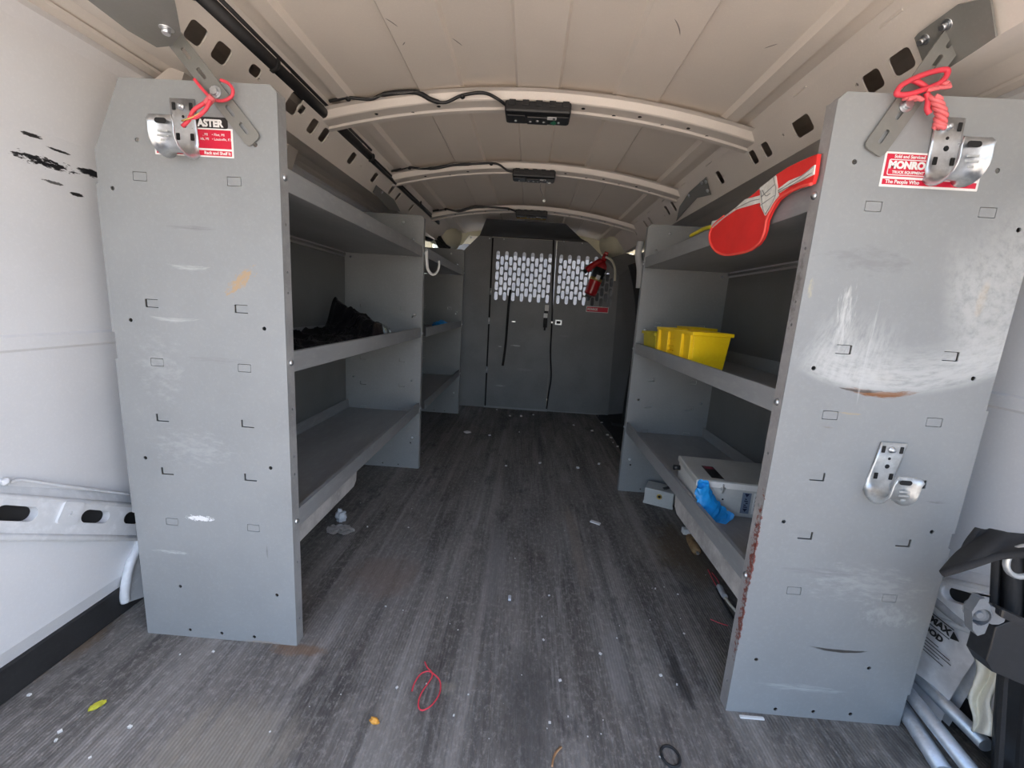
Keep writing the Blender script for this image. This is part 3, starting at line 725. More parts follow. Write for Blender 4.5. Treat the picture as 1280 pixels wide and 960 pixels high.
b.text(', MI', .0062, frame((-.624, yy-.0006, 1.0790), X, Z, (0, -1, 0)), .0001, 'LEFT')
b.text('ids, MI', .0062, frame((-.629, yy-.0006, 1.0715), X, Z, (0, -1, 0)), .0001, 'LEFT')
b.text('Rack and Shelf It', .0075, frame((-.573, yy-.0006, 1.0475), X, Z, (0, -1, 0)), .0001, 'RIGHT', 1, .0002)
b.build('sticker_lettering', 'white', s1)
yy = YR1-.0004
b = MB(); b.plate(rrect(.635, 1.0575, .156, .053, .001), [], .0003, face_y(yy)); s2 = b.build('sticker', 'white', UR); s2['label'] = 'red and white dealer sticker'
b = MB(); b.plate(rrect(.635, 1.0640, .149, .034, .0005), [rrect(.598, 1.0610, .066, .0245, .003), rrect(.672, 1.0610, .06, .0245, .003)], .0002, face_y(yy-.0002))
b.plate(rrect(.598, 1.0610, .063, .0215, .002), [], .0002, face_y(yy-.0002)); b.plate(rrect(.672, 1.0610, .057, .0215, .002), [], .0002, face_y(yy-.0002))
b.plate(rrect(.635, 1.0390, .149, .0085, .0005), [], .0002, face_y(yy-.0002)); b.build('sticker_panel', 'red', s2)
b = MB()
b.text('Sold and Serviced', .0068, frame((.572, yy-.0006, 1.0770), X, Z, (0, -1, 0)), .0001, 'LEFT', 1, .0002)
b.text('MONROE', .0150, frame((.598, yy-.0006, 1.0640), X, Z, (0, -1, 0)), .0001, 'CENTER', 1., .0009)
b.text('TRUCK EQUIPMENT', .0056, frame((.598, yy-.0006, 1.0535), X, Z, (0, -1, 0)), .0001, 'CENTER', 1.0, .0002)
b.text('The People Who', .0078, frame((.565, yy-.0006, 1.0390), X, Z, (0, -1, 0)), .0001, 'LEFT', 1, .0002)
b.build('sticker_lettering', 'white', s2)

# ------------------------------------------------------------------ ladder hooks on the end panels
def ladder_hook(name, x, y, ztop, lean, label, mat='zinc', w=.046, hb=.074, r=.0225, hf=.028, kick=0.):
    t = thing(name, (x, y, ztop-.11), label, 'hook', 'galvanised ladder hooks on the end panels')
    prof = [(0.003, ztop), (.003, ztop-hb*.5), (.003, ztop-hb)]
    cz = ztop-hb
    for k in range(1, 11):
        a = PI*k/10; prof.append((.003+r-r*math.cos(a), cz-r*math.sin(a)))
    prof.append((.003+2*r+.002, cz+hf*.5)); prof.append((.003+2*r+.004, cz+hf))
    n = len(prof); cr = []
    for i, (d, z) in enumerate(prof):
        d0, z0 = prof[max(0, i-1)]; d1, z1 = prof[min(n-1, i+1)]
        tx, tz = d1-d0, z1-z0; L = math.hypot(tx, tz); nx, nz = -tz/L, tx/L      # outward side of the U
        s_ = 0 if i < 2 else min(1, (i-1)/3)*(1 if i < n-2 else .75)
        row = []
        for q, o in ((-1.0, .010), (-.86, .0045), (-.6, 0), (0, 0), (.6, 0), (.86, .0045), (1.0, .010)):
            dx, dz = -nx*o*s_, -nz*o*s_
            fr = .0 if i < n-1 else (-.006 if abs(q) > .9 else 0)
            row.append((x+q*w/2+lean*(z-ztop)+kick*d, y-d-dx*1.0, z+dz+fr))
        cr.append(row)
    b = MB(); W = [[b.bm.verts.new(p) for p in row] for row in cr]
    for i in range(n-1):
        for j in range(6):
            f = b.bm.faces.new((W[i][j], W[i][j+1], W[i+1][j+1], W[i+1][j])); f.smooth = True
    o = b.build('hook_body', mat, t, solid=.0022)
    b = MB()
    zz = ztop-.013
    for dx in (-.016, .016): b.plate(rrect(x+dx+lean*(zz-ztop), zz, .0065, .013, .001, 1), [], .0004, face_y(y-.0045))
    b.plate(circ(x+lean*-.030, ztop-.030, .0026), [], .0004, face_y(y-.0045)); b.plate(circ(x+.001+lean*-.045, ztop-.045, .0042), [], .0004, face_y(y-.0045))
    zz = ztop-.064
    for dx in (-.013, .014): b.plate(rrect(x+dx+lean*(zz-ztop), zz, .007, .012, .001, 1), [], .0004, face_y(y-.0045))
    zf = cz+hf-.010; yf = y-(.003+2*r+.006)
    b.plate(rrect(x+lean*(zf-ztop)-.002+kick*.05, zf, .021, .0085, .0042, 5), [], .0004, face_y(yf))
    build_each(b, 'slot', 'hole', t)  # flat dark plates painting the shade in the hook's openings
    b = MB(); b.lathe([(.0062, 0), (.0062, .002), (.0042, .0022), (.0042, .006), (.001, .0065)], (x-.002+lean*-.013, y-.004, ztop-.013), (0, -1, 0), 8); b.build('screw', 'zinc', t)
    b = MB()
    for k, ww in enumerate((.017, .019, .008)): b.box(x+lean*(zf-ztop)-ww/2+kick*.05, x+lean*(zf-ztop)+ww/2+kick*.05, yf-.0002, yf+.0012, zf-.018-k*.0075, zf-.0150-k*.0075)
    b.build('stamping', 'zincw', t)
    return t
HL = ladder_hook('ladder_hook', -.657, YL1, 1.136, -.02, 'galvanised hook on the left end panel, red wire loop above it', kick=0)
HR = ladder_hook('ladder_hook', .643, YR1, 1.136, -.05, 'galvanised hook on the right end panel, tied with twisted red wire', kick=-.02)
HR2 = ladder_hook('ladder_hook', .676, YR1, .602, .12, 'galvanised hook low on the right end panel, below the rusty arc', 'zincw', kick=-.05)
t = thing('j_hook', at(541, 343, 'y', 1.922), 'small pale J hook on the aisle edge between the left shelving units', 'hook')
b = MB(); b.tube([at(u, v, 'y', 1.922) for u, v in ((533, 311), (533.5, 325), (535, 337), (540.5, 343), (546.5, 340), (549, 331), (548.3, 326))], .0075, 8, 5, flat=.55); b.build('hook_body', 'white', t)
b = MB(); b.lathe([(.006, 0), (.005, .003), (.001, .004)], at(533, 313, 'y', 1.916), (0, -1, 0), 10); b.build('screw', 'zinc', t)

# ------------------------------------------------------------------ slotted roof brackets
def strap_bracket(sgn, y, p_low, p_up, label, gus, pts_slot, pts_bolt, w, plane):
    a, c = V(p_low), V(p_up); ax = (c-a).normalized(); L = (c-a).length
    t = thing('roof_bracket', a, label, 'bracket', 'slotted roof brackets')
    nrm = V((0, -1, 0)); ay = nrm.cross(ax)
    mt = frame(a, ax, ay, nrm)
    def loc(u, v): q = at(u, v, 'y', y)-a; return q.dot(ax), q.dot(ay)
    hs = [rrect(loc(u, v)[0], 0, .023, .0068, .0034, 4) for u, v in pts_slot]
    b = MB(); b.plate(rrect(L/2, 0, L, w, .009), hs, .003, mt); st = b.build('strap', 'strap', t)
    for u, v in pts_bolt:
        l = loc(u, v); p = mt @ V((l[0], 0, 0))
        b = MB(); b.cyl(p, p+V((0, -.0015, 0)), .0105, 16); b.cyl(p, p+V((0, -.0075, 0)), .0068, 6); b.build('bolt', 'zinc', t)
    b = MB(); q = [atp(u, v, plane[0], plane[1]) for u, v in gus]
    nn = V(plane[1]).normalized()*.003
    n = len(q); b._faces(q+[p+nn for p in q], [tuple(range(n)), tuple(range(n, 2*n))]+[(i, (i+1) % n, n+(i+1) % n, n+i) for i in range(n)])
    b.build('gusset_plate', 'strap', t)
    return t
TL = strap_bracket(-1, .8165, at(318, 176, 'y', .8165)+V((.0, 0, -.002)), at(196, 20, 'y', .8165), 'olive slotted strap bracket bolted between left end panel and roof rail',
    [(100, -10), (216, -12), (222, 18), (226, 40), (215, 55), (196, 57), (160, 36)], [(234, 65), (253, 90), (289, 137), (306, 159)], [(270, 115)], .032, ((-.69, .80, 1.214), (0, -.02, -1)))
TR = strap_bracket(1, .7475, at(1091, 190, 'y', .7475), at(1232, -8, 'y', .7475), 'olive slotted strap bracket bolted between right end panel and roof rail',
    [(1145, 46), (1150, 40), (1198, 5), (1240, -5), (1247, 45), (1222, 62), (1188, 84), (1156, 78)], [(1101, 168), (1121, 137), (1174, 79), (1193, 53)], [(1134, 133), (1211, 28)], .037, ((.6345, .78, 1.2185), (-.804, 0, -.594)))
for u, v in ((1158, 48), (1186, 29)):
    p = atp(u, v, (.6345, .78, 1.2185), (-.804, 0, -.594)); d = V((-.804, 0, -.594)).normalized()
    b = MB(); b.cyl(p, p+d*.004, .008, 12); b.cyl(p+d*.003, p+d*.012, .0045, 8); b.build('bolt', 'zinc', TR)
p = atp(208, 33, (-.69, .80, 1.214), (0, -.02, -1))
b = MB(); b.cyl(p, p+V((0, 0, -.004)), .0105, 12); b.cyl(p, p+V((0, -.002, -.012)), .006, 8); b.build('bolt', 'zinc', TL)
b = MB(); p = atp(159, 21, (-.69, .80, 1.214), (0, -.02, -1)); b.plate(rrect(0, 0, .028, .010, .005, 5), [], .001, frame(p+V((0, 0, -.0005)), (.3, -.95, 0), (.95, .3, 0), (0, 0, -1))); b.build('slot', 'zincw', TL)
# gussets further in
t = thing('gusset_plate', at(905, 245, 'x', .63), 'olive riveted gusset plate on the right roof rail above the far shelf end', 'bracket')
def rail_plane(sgn): 
    A = V((XC+sgn*.655, 0, 1.222)); B = V((XC+sgn*.590, 0, 1.31)); u = (B-A).normalized(); n = V((-u.z*sgn, 0, u.x*sgn)); 
    if n.z > 0: n = -n
    return A+n*.0045, n
A_, n_ = rail_plane(1)
q = [atp(u, v, A_, n_) for u, v in ((862, 240), (883, 221), (889, 243), (872, 247), (858, 262), (846, 276), (850, 258))]
b = MB(); b._faces(q+[p+n_*.003 for p in q], [tuple(range(7)), tuple(range(7, 14))]+[(i, (i+1) % 7, 7+(i+1) % 7, 7+i) for i in range(7)]); b.build('plate', 'strap', t)
for u, v in ((862, 244), (878, 228), (883, 227), (885, 238)):
    p = atp(u, v, A_+n_*.003, n_); b = MB(); b.cyl(p, p+n_*.004, .0065, 10); b.build('bolt', 'zinc', t)
A_, n_ = rail_plane(-1)
t = thing('gusset_plate', at(478, 245, 'x', -.67), 'olive gusset plate on the left roof rail above the far end panel', 'bracket')
q = [atp(u, v, A_, n_) for u, v in ((470, 231), (492, 249), (500, 264), (486, 262), (466, 240))]
b = MB(); b._faces(q+[p+n_*.003 for p in q], [tuple(range(5)), tuple(range(5, 10))]+[(i, (i+1) % 5, 5+(i+1) % 5, 5+i) for i in range(5)]); b.build('plate', 'strap', t)
p = atp(477, 240, A_+n_*.003, n_); b = MB(); b.cyl(p, p+n_*.004, .0065, 10); b.build('bolt', 'zinc', t)

# ------------------------------------------------------------------ red wires
t = thing('wire_tie', pl(245, 150), 'red wire looped round the left bracket and knotted above the left hook', 'wire')
def P(y, *uv): return [at(u, v, 'y', y) for u, v in uv]
b = MB()
b.tube(P(.808, (243, 99), (250, 108), (259, 118), (264, 124), (278, 126), (289, 121), (291, 112), (285, 104), (276, 100)), .0028, 8, 5)
b.tube(P(.785, (263, 124), (252, 131), (242, 138), (236, 150), (228, 158)), .0032, 8, 5)
b.tube(P(.780, (263, 125), (257, 137), (246, 146), (236, 147)), .0032, 8, 5); b.build('wire', 'redwire', t)
b = MB(); b.tube(P(.785, (266, 121), (258, 130)), .0062, 8, 4); b.build('knot', 'pinkwire', t)
b = MB(); b.tube(P(.778, (250, 141), (240, 147), (227, 151)), .0014, 6, 4); b.build('bare_strand', 'brass', t)
t = thing('wire_tie', pr(1160, 130), 'thick twisted red wire bundle tied from the right bracket to the right hook', 'wire')
b = MB()
b.tube(P(.733, (1122, 113), (1128, 106), (1145, 97), (1165, 90), (1182, 87), (1184, 93), (1176, 103), (1155, 112), (1135, 118), (1122, 118)), .0040, 8, 5, closed=True)
b.tube(P(.737, (1140, 100), (1150, 104), (1158, 110)), .0038, 8, 4)
b.tube(P(.733, (1158, 116), (1160, 125), (1159, 136), (1162, 142)), .0038, 8, 5); b.build('wire', 'redwire', t)
b = MB()
def twist(base, rr, r, turns, ph):
    n = len(base)*8; pts = []
    for i in range(n+1):
        f = i/n*(len(base)-1); k = min(int(f), len(base)-2); q = base[k].lerp(base[k+1], f-k); a = ph+i/n*turns*2*PI
        pts.append(q+V((math.cos(a)*rr, math.sin(a)*rr, math.sin(a)*rr*.4)))
    return pts
base = P(.728, (1168, 120), (1172, 130), (1177, 142), (1175, 154), (1174, 160))
for ph in (0, 2.1, 4.2): b.tube(twist(base, .0058, .0033, 2.2, ph), .0033, 7, 2)
base = P(.735, (1134, 124), (1143, 121), (1150, 125))
for ph in (0, 2.1, 4.2): b.tube(twist(base, .0046, .003, 1.8, ph), .0026, 7, 2)
base = P(.734, (1158, 113), (1170, 110), (1182, 109), (1180, 103))
for ph in (0, 2.1, 4.2): b.tube(twist(base, .0050, .003, 1.8, ph), .0028, 7, 2)
b.build('twisted_bundle', 'pinkwire', t)

# ------------------------------------------------------------------ roof lights and harnesses
def on_bow(u, v, off):
    z = 1.36
    for _ in range(6):
        p = at(u, v, 'z', z); z = zroof(p.x)-off
    return at(u, v, 'z', z)
LEDS = [
    ((632, 131), (714, 134), 'black dome light housing on the nearest roof bow, green sticker at its end', [(410, 125), (420, 120), (435, 122), (463, 124), (480, 118), (518, 115), (540, 125), (557, 128), (578, 119), (604, 116), (621, 123), (634, 131)]),
    ((641, 214), (694, 218), 'black dome light housing on the middle roof bow, white ball hanging from it', [(489, 214), (500, 206), (510, 207), (527, 211), (545, 210), (566, 206), (590, 205), (614, 204), (624, 206), (634, 213), (643, 216)]),
    ((645, 265.5), (684, 267), 'black dome light housing on the farthest roof bow nearest the partition', [(540, 263), (548, 260), (556, 260), (573, 264), (592, 259), (611, 259), (627, 260), (636, 261), (644, 265)]),
]
for k, ((a, c, label, wpts), (by, bw)) in enumerate(zip(LEDS, BOWS)):
    p0, p1 = on_bow(*a, .042), on_bow(*c, .042)
    y0 = min(p0.y, p1.y); y0 = by+.018; ln = p1.x-p0.x; zt = zroof(XC)-.0405; dep = .080 if k < 2 else .085
    t = thing('dome_light', ((p0.x+p1.x)/2, y0+.03, zt-.035), label, 'light', 'dome lights on the roof bows')
    b = MB(); b.box(p0.x, p1.x, y0, y0+dep, zt-.030, zt, .006)
    for i in range(5): b.box(p0.x+.012+i*ln*.2, p0.x+.03+i*ln*.2, y0-.003, y0+.01, zt-.014, zt, .001)
    b.build('housing', 'black', t)
    b = MB(); b.box(p0.x+ln*.04, p0.x+ln*.30, y0+.02, y0+dep-.01, zt-.0325, zt-.029, .001); b.box(p0.x+ln*.34, p0.x+ln*.66, y0+.025, y0+dep-.01, zt-.034, zt-.029, .002); b.box(p0.x+ln*.70, p0.x+ln*.97, y0+.02, y0+dep-.01, zt-.0325, zt-.029, .001); b.build('bulb_tray', 'blackmetal', t)
    b = MB(); b.plate(rrect(p0.x+ln*.72, y0+.024, .026, .018, .001), [], .0006, frame((0, 0, zt-.0338), X, Y, Z)); lb = b.build('label', 'white', t)
    b = MB(); b.plate(rrect(p0.x+ln*.72+.006, y0+.024, .007, .008, .0005), [], .0006, frame((0, 0, zt-.0346), X, Y, Z)); b.build('label_mark', 'stkblack', lb)
    b = MB()
    for fx, fy, r in ((.16, .05, .004), (.39, .05, .004), (.5, .045, .005), (.6, .05, .004), (.83, .05, .004)): b.sphere((p0.x+ln*fx, y0+fy, zt-.034), r, (1, 1, .6), 10, 6)
    build_each(b, 'contact', 'zinc', t)
    if k == 0:
        b = MB(); b.plate([(p0.x+ln*.76, y0+.035), (p0.x+ln*.80, y0+.052), (p0.x+ln*.76, y0+.066), (p0.x+ln*.70, y0+.052)], [], .0006, frame((0, 0, zt-.0345), X, Y, Z)); b.build('sticker', 'green', t)
    if k == 2:
        b = MB(); b.cyl((p0.x+.005, y0+.07, zt-.031), (p1.x-.005, y0+.07, zt-.031), .007, 10); b.build('tube_bulb', 'brass', t)
    if k == 1:
        zb = zt-.031; b = MB(); q0 = V((p0.x+ln*.70, y0+.045, zb)); q1 = at(680, 251, 'y', y0+.045)
        b.tube([q0, q0+V((-.006, 0, -.02)), q0.lerp(q1, .5)+V((-.009, 0, 0)), q1+V((0, 0, .01)), q1], .0011, 6, 6); wr = b.build('pull_wire', 'seam', t)
        b = MB(); b.sphere(q1, .0065); b.build('ball', 'white', wr)
        b = MB(); b.sphere((p0.x+ln*.88, y0+.06, zt-.033), .007, (1, 1, .7)); b.build('lens', 'lens', t)
    w = []
    for u, v in wpts:
        off = .046
        while off > .014 and on_bow(u, v, off).y < by+.004: off -= .002
        p = on_bow(u, v, off); w.append(V((p.x, max(by-.012, min(by+bw+.01, p.y)), zroof(p.x)-off)))
    w[-1] = V((p0.x+.004, y0+.012, zt-.012))
    b = MB(); b.tube(w, .0042 if k < 2 else .0052, 7, 5, taper=lambda q: 1.5 if .35 < q < .6 else 1)
    hn = b.build('wire_harness', 'black'); tag(hn, ['black wire harness wavy along the nearest roof bow', 'black wire harness wavy along the middle roof bow', 'black wire harness wavy along the farthest roof bow'][k], 'cable', 'harnesses along the roof bows')
    b = MB()
    for i in ((2, 8) if k == 0 else (2, 7)): b.sphere(w[i]+V((0, 0, -.003)), .008, (1, 1, .8), 8, 6)
    build_each(b, 'clip', 'black', hn)
# thick sleeve along the left rail
sl = [V((XC-.585, Y0+.05, 1.318)), V((XC-.588, .70, 1.316)), V((XC-.594, .80, 1.308))]
t = thing('cable_sleeve', (XC-.6, .8, 1.30), 'thick black cable sleeve running along the left roof rail', 'cable')
b = MB(); b.tube([V((XC-.585, .30, 1.325)), V((XC-.592, .55, 1.316)), V((XC-.606, .72, 1.306)), V((XC-.604, .80, 1.307))], .011, 8, 4); b.build('cable_bundle', 'rubber', t)
b = MB(); b.cyl((XC-.603, .79, 1.3085), (XC-.603, 1.62, 1.3085), .0165, 14); b.cyl((XC-.588, .80, 1.321), (XC-.588, 1.6, 1.321), .006, 8); b.build('sleeve', 'black', t)
b = MB(); b.cyl((XC-.603, 1.60, 1.309), (XC-.603, 2.80, 1.309), .0125, 12); b.tube([(XC-.598, 1.62, 1.296), (XC-.594, 1.9, 1.293), (XC-.60, 2.3, 1.296), (XC-.598, 2.8, 1.296)], .007, 8, 4); b.build('cable', 'black', t)
b = MB()
for yy in (.80, 1.03, 1.30, 1.62, 1.95, 2.3): b.lathe([(.019, 0), (.019, .012)], (XC-.603, yy, 1.3085), Y, 14)
build_each(b, 'tie', 'rubber', t)

# ------------------------------------------------------------------ partition
YB = 3.245
t = thing('partition', (0, YB, 0), 'dark grey steel partition with perforated window closing off the cab', 'partition')
def pb(u, v): p = at(u, v, 'y', YB); return (p.x, p.z)
def perf(x0, x1, z0, z1, keep=None, rows=5, pw=.0325, ph=.0745, sw=.0248, sh=.063):
    hs = []; n = int((x1-x0)/pw)
    for i in range(n):
        cx = x0+(i+.5)*pw; off = ph/2 if i % 2 else 0
        for j in range(rows+1):
            cz = z1-sh/2-off-j*ph
            if cz-sh/2 < z0-.03: continue
            if keep and not keep(cx, cz): continue
            hs.append(rrect(cx, cz, sw, sh, sw*.45, 3))
    return hs
ZT = 1.306
lz = lambda x: ZT-(x+.1)*.01
# left fixed panel, door, right panel
b = MB(); b.plate([(-.53, 0), (-.297, 0), (-.304, ZT), (-.402, ZT+.004), (-.53, 1.18)], [], .002, face_y(YB)); b.build('side_panel', 'bulk', t)
d = MB()
hd = perf(-.272, .152, .86, 1.205)
d.plate([(-.290, .008), (.190, .008), (.122, ZT-.006), (-.299, ZT-.006)] if False else [(-.290, .008), (.190, .008), (.172, ZT-.006), (-.299, ZT-.006)], hd, .002, face_y(YB-.004)); door = d.build('door', 'bulk', t)
b = MB()
hr = perf(.200, .645, .86, 1.205, lambda x, z: x < .655-max(0, z+.03-1.075)*.97-.022 and x < .69-(z+.03)*.028-.02)
b.plate([(.196, .008), (.683, .008), (.655, 1.075), (.560, 1.175), (.402, ZT), (.178, ZT-.006)], hr, .002, face_y(YB)); rpn = b.build('side_panel', 'bulk', t)
# wing on the right folding back
b = MB(); b._faces([(.683, YB, .008), (.655, YB, 1.075), (.555, YB, 1.178), (.56, YB+.05, 1.27), (.62, YB+.14, 1.27), (.86, YB+.14, 1.24), (.915, YB+.14, .90), (.94, YB+.14, .008)], [(0, 1, 2, 3, 4, 5, 6, 7)]); b.build('wing_panel', 'bulk', t, solid=.002)
# top flap leaning towards the cargo side
b = MB(); p = [V((-.402, YB, ZT)), V((.402, YB, ZT-.002))]
q = [at(608, 273.5, 'z', 1.352), at(707, 280, 'z', 1.349)]
b._faces([p[0], p[1], at(727, 299, 'y', YB-.01), q[1], q[0]], [(0, 1, 2, 3, 4)]); b.build('top_flap', 'bulk_shade', t, solid=.003)
# frames and seams
b = MB()
b.tube([(-.295, YB-.006, .01), (-.302, YB-.006, ZT-.01)], .006, 6, 0); b.build('hinge', 'hole', t)
b = MB(); b.box(-.305, .20, YB-.012, YB-.003, .0, .014); b.box(-.53, .683, YB+.001, YB+.02, -.0, .012); b.build('sill', 'grey', t)
b = MB()
for zz in (.28, .66, .88): b.cyl((-.297, YB-.012, zz), (-.297, YB-.012, zz+.05), .007, 8)
build_each(b, 'hinge_knuckle', 'zinc', t)
b = MB(); b.tube([V((at(u, v, 'y', YB-.012))) for u, v in ((692, 300), (691, 350), (690, 400), (688, 440), (689, 470), (686, 490), (683, 511))], .009, 6, 5, flat=.5); b.build('door_seal', 'rubber', t)
# handle strap, latch plate, cord
b = MB(); b.obox(at(682, 398, 'y', YB-.014), .030, .01, .14, bev=.003)
dh = b.build('handle', 'rubber', door)
b = MB(); b.obox(at(683.5, 385, 'y', YB-.021), .030, .004, .045, bev=.001); b.obox(at(682, 394.5, 'y', YB-.021), .030, .004, .034, bev=.001); b.build('handle_tag', 'white', dh)
b = MB(); b.obox(at(681, 409, 'y', YB-.0205), .014, .004, .05, bev=.001); b.build('handle_recess', 'hole', dh)
b = MB(); b.obox(at(698, 403, 'y', YB-.004), .055, .008, .042, bev=.003); lt = b.build('latch', 'zinc', t)
b = MB(); b.obox(at(698, 403, 'y', YB-.009), .030, .003, .02); b.build('latch_slot', 'hole', lt)
b = MB(); b.obox(at(690, 403, 'y', YB-.016), .014, .012, .016, bev=.002); b.build('striker', 'zinc', t)
b = MB(); b.obox(at(642, 402, 'y', YB-.007), .03, .004, .010, bev=.001); b.build('rivet_plate', 'zinc', t)
tag(MB().tube([at(u, v, 'y', YB-.02) for u, v in ((638, 362), (636, 380), (634, 405), (632, 430), (628.5, 457))], .012, 6, 5, flat=.45).build('hanging_strap', 'rubber'), 'black webbing strap hanging on the partition door below the perforated window', 'strap')
# red sticker
x0, z0 = pb(733, 382.5); x1, z1 = pb(760, 391.5)
b = MB(); b.plate(rrect((x0+x1)/2, (z0+z1)/2, x1-x0, abs(z1-z0), .001), [], .0004, face_y(YB-.0025)); s3 = b.build('sticker', 'white', rpn); s3['label'] = 'red and white dealer sticker'
b = MB(); b.plate(rrect((x0+x1)/2, (z0+z1)/2, x1-x0-.008, abs(z1-z0)-.008, .0005), [], .0003, face_y(YB-.0030)); b.build('sticker_panel', 'red', s3)
b = MB(); b.text('MONROE', .022, frame((x0+.048, YB-.0036, (z0+z1)/2), X, Z, (0, -1, 0)), .0001, 'CENTER', .8, .001); b.build('sticker_lettering', 'white', s3)
# screws along the top edge
for u, v in ((589, 297), (612, 298), (630, 299), (705, 302), (728, 304)):
    b = MB(); b.sphere(at(u, v, 'y', YB-.005), .006, (1, .6, 1), 8, 6); b.build('screw', 'zinc', t)

# ------------------------------------------------------------------ fire extinguisher
e0, e1 = at(737, 369, 'y', 3.17), at(754, 326, 'y', 3.17)
ax = (e1-e0).normalized(); L = (e1-e0).length
t = thing('fire_extinguisher', e0, 'red fire extinguisher hung tilted on the perforated partition panel', 'fire extinguisher')
R_ = .046
b = MB(); b.lathe([(R_*.7, 0), (R_*.95, .006), (R_, .014), (R_, L*.80), (R_*.9, L*.88), (R_*.6, L*.95), (R_*.38, L*.98), (R_*.38, L)], e0, ax, 24); b.build('cylinder', 'extred', t)
b = MB(); b.lathe([(R_+.0008, L*.42), (R_+.0008, L*.78)], e0, ax, 24); lb = b.build('label', 'stkblack', t)
b = MB(); b.lathe([(R_+.0014, L*.42), (R_+.0014, L*.50)], e0, ax, 24); b.build('label_band', 'brass', lb)
sd = ax.cross(V((0, -1, 0))).normalized()
b = MB(); pc = e0+ax*(L*.47)+V((0, -R_-.0012, 0))
b.obox(pc+sd*.004+ax*.012, .03, .002, .03, tuple(sd), (0, 1, 0), tuple(ax)); b.build('label_panel', 'paperw', lb)
b = MB(); b.cyl(e1, e1+ax*.045, .019, 14); b.obox(e1+ax*.05, .03, .03, .03, tuple(sd), (0, 1, 0), tuple(ax), .006); b.build('valve', 'extred', t)
b = MB(); g = e1+ax*.05
h0 = at(752, 325, 'y', 3.13); h1 = at(733, 338, 'y', 3.13)
b.tube([h0, h0.lerp(h1, .5)+V((0, 0, .004)), h1], .022, 10, 4, flat=.8, taper=lambda q: .9+.25*q); hz = b.build('discharge_horn', 'extred', t)
b = MB(); b.cyl(h1, h1+(h1-h0).normalized()*.02, .016, 10); b.build('nozzle', 'rubber', hz)
b = MB(); b.tube([at(u, v, 'y', 3.14) for u, v in ((757, 321), (764, 325), (768, 333), (769, 342), (768.5, 351))], .013, 8, 5, flat=.4); b.build('handle', 'creamcloth', t)
b = MB(); b.obox(e0+ax*L*.35+V((0, R_+.012, 0)), .05, .02, L*.8, tuple(sd), (0, 1, 0), tuple(ax), .004); b.build('wall_bracket', 'blackmetal', t)

# seat in the cab, seen dark through the right perforations
t = thing('cab_seat', (.70, 3.75, .2), 'dark seat back in the cab showing through the right perforations behind the fire extinguisher', 'seat')
b = MB(); b.prism([(.43, .20), (.95, .20), (.94, 1.06), (.88, 1.12), (.58, 1.12), (.50, 1.06)], 'y', 3.62, 3.76); b.build('backrest', 'blackfab', t, bevel=.03)
b = MB(); b.prism([(.60, 1.14), (.86, 1.14), (.84, 1.29), (.62, 1.29)], 'y', 3.64, 3.74); b.build('headrest', 'blackfab', t, bevel=.03)
b = MB(); b.prism([(.44, -.03), (.95, -.03), (.95, .22), (.44, .22)], 'y', 3.62, 3.80); b.build('seat_base', 'blackfab', t, bevel=.02)

# ------------------------------------------------------------------ safety vest over the right top shelf
XV = .4555
def pv(u, v, x=XV): p = at(u, v, 'x', x); return (p.y, p.z)
t = thing('safety_vest', at(905, 318, 'x', XV), 'red mesh safety vest with pale reflective strips hanging over the right top shelf', 'safety vest')
S = 1/7.113
def zv(a, c): return (880+a*S, 190+c*S)
out = [(1010, 15), (930, 45), (840, 85), (740, 135), (640, 200), (570, 270), (500, 320), (420, 385), (350, 440), (270, 500), (180, 570), (100, 640), (62, 700), (52, 760), (65, 820), (100, 875), (150, 905), (210, 916), (300, 905), (400, 880), (480, 825), (520, 770), (545, 700), (560, 610), (600, 520), (660, 425), (740, 365), (850, 315), (960, 285), (985, 200)]
poly = [pv(*zv(*p)) for p in out]
b = MB(); b.prism(poly, 'x', XV, XV+.007); b.build('mesh_body', 'flag', t, bevel=.002)
edge = out[10:29]
b = MB(); b.tube([V((XV-.001, *pv(*zv(*p)))) for p in edge], .0028, 6, 3); b.build('piping', 'flagpipe', t)
b = MB()
for pol in ([(65, 650), (70, 680), (170, 590), (290, 510), (505, 450), (505, 385), (370, 420), (280, 500), (150, 600), (75, 615)],
            [(500, 320), (640, 210), (665, 385), (545, 565), (505, 480)],
            [(660, 330), (760, 255), (870, 210), (990, 115), (978, 200), (860, 260), (760, 305), (675, 365)]):
    b.prism([pv(*zv(*p), XV-.0012) for p in pol], 'x', XV-.0022, XV-.0002)
tp = b.build('reflective_strip', 'tape', t)
b = MB()
for ln in ([(515, 345), (530, 480), (548, 545)], [(630, 225), (650, 380), (555, 555)], [(505, 480), (640, 385)], [(520, 400), (640, 290)], [(530, 340), (560, 390), (600, 370)], [(670, 345), (850, 235), (985, 130)], [(675, 360), (850, 262), (975, 185)], [(290, 505), (420, 440), (505, 420)]):
    b.tube([V((XV-.0026, *pv(*zv(*p)))) for p in ln], .0008, 5, 3)
b.build('stitching', 'seam', tp)
b = MB(); b.tube([V((.474, *pv(u, v, .474))) for u, v in ((864, 294), (872, 290), (880, 286), (890, 283))], .008, 6, 4, flat=.6)
tag(b.build('strap', 'olive'), 'short yellow strap lying on the right top shelf lip beside the red vest', 'strap')
b = MB(); b.tube([V((.50, *pv(u, v, .50))) for u, v in ((893, 283), (910, 272), (930, 258), (950, 246), (958, 243))], .004, 6, 4)
tag(b.build('rod', 'blackmetal'), 'thin dark rod lying behind the red vest on the right top shelf', 'rod')

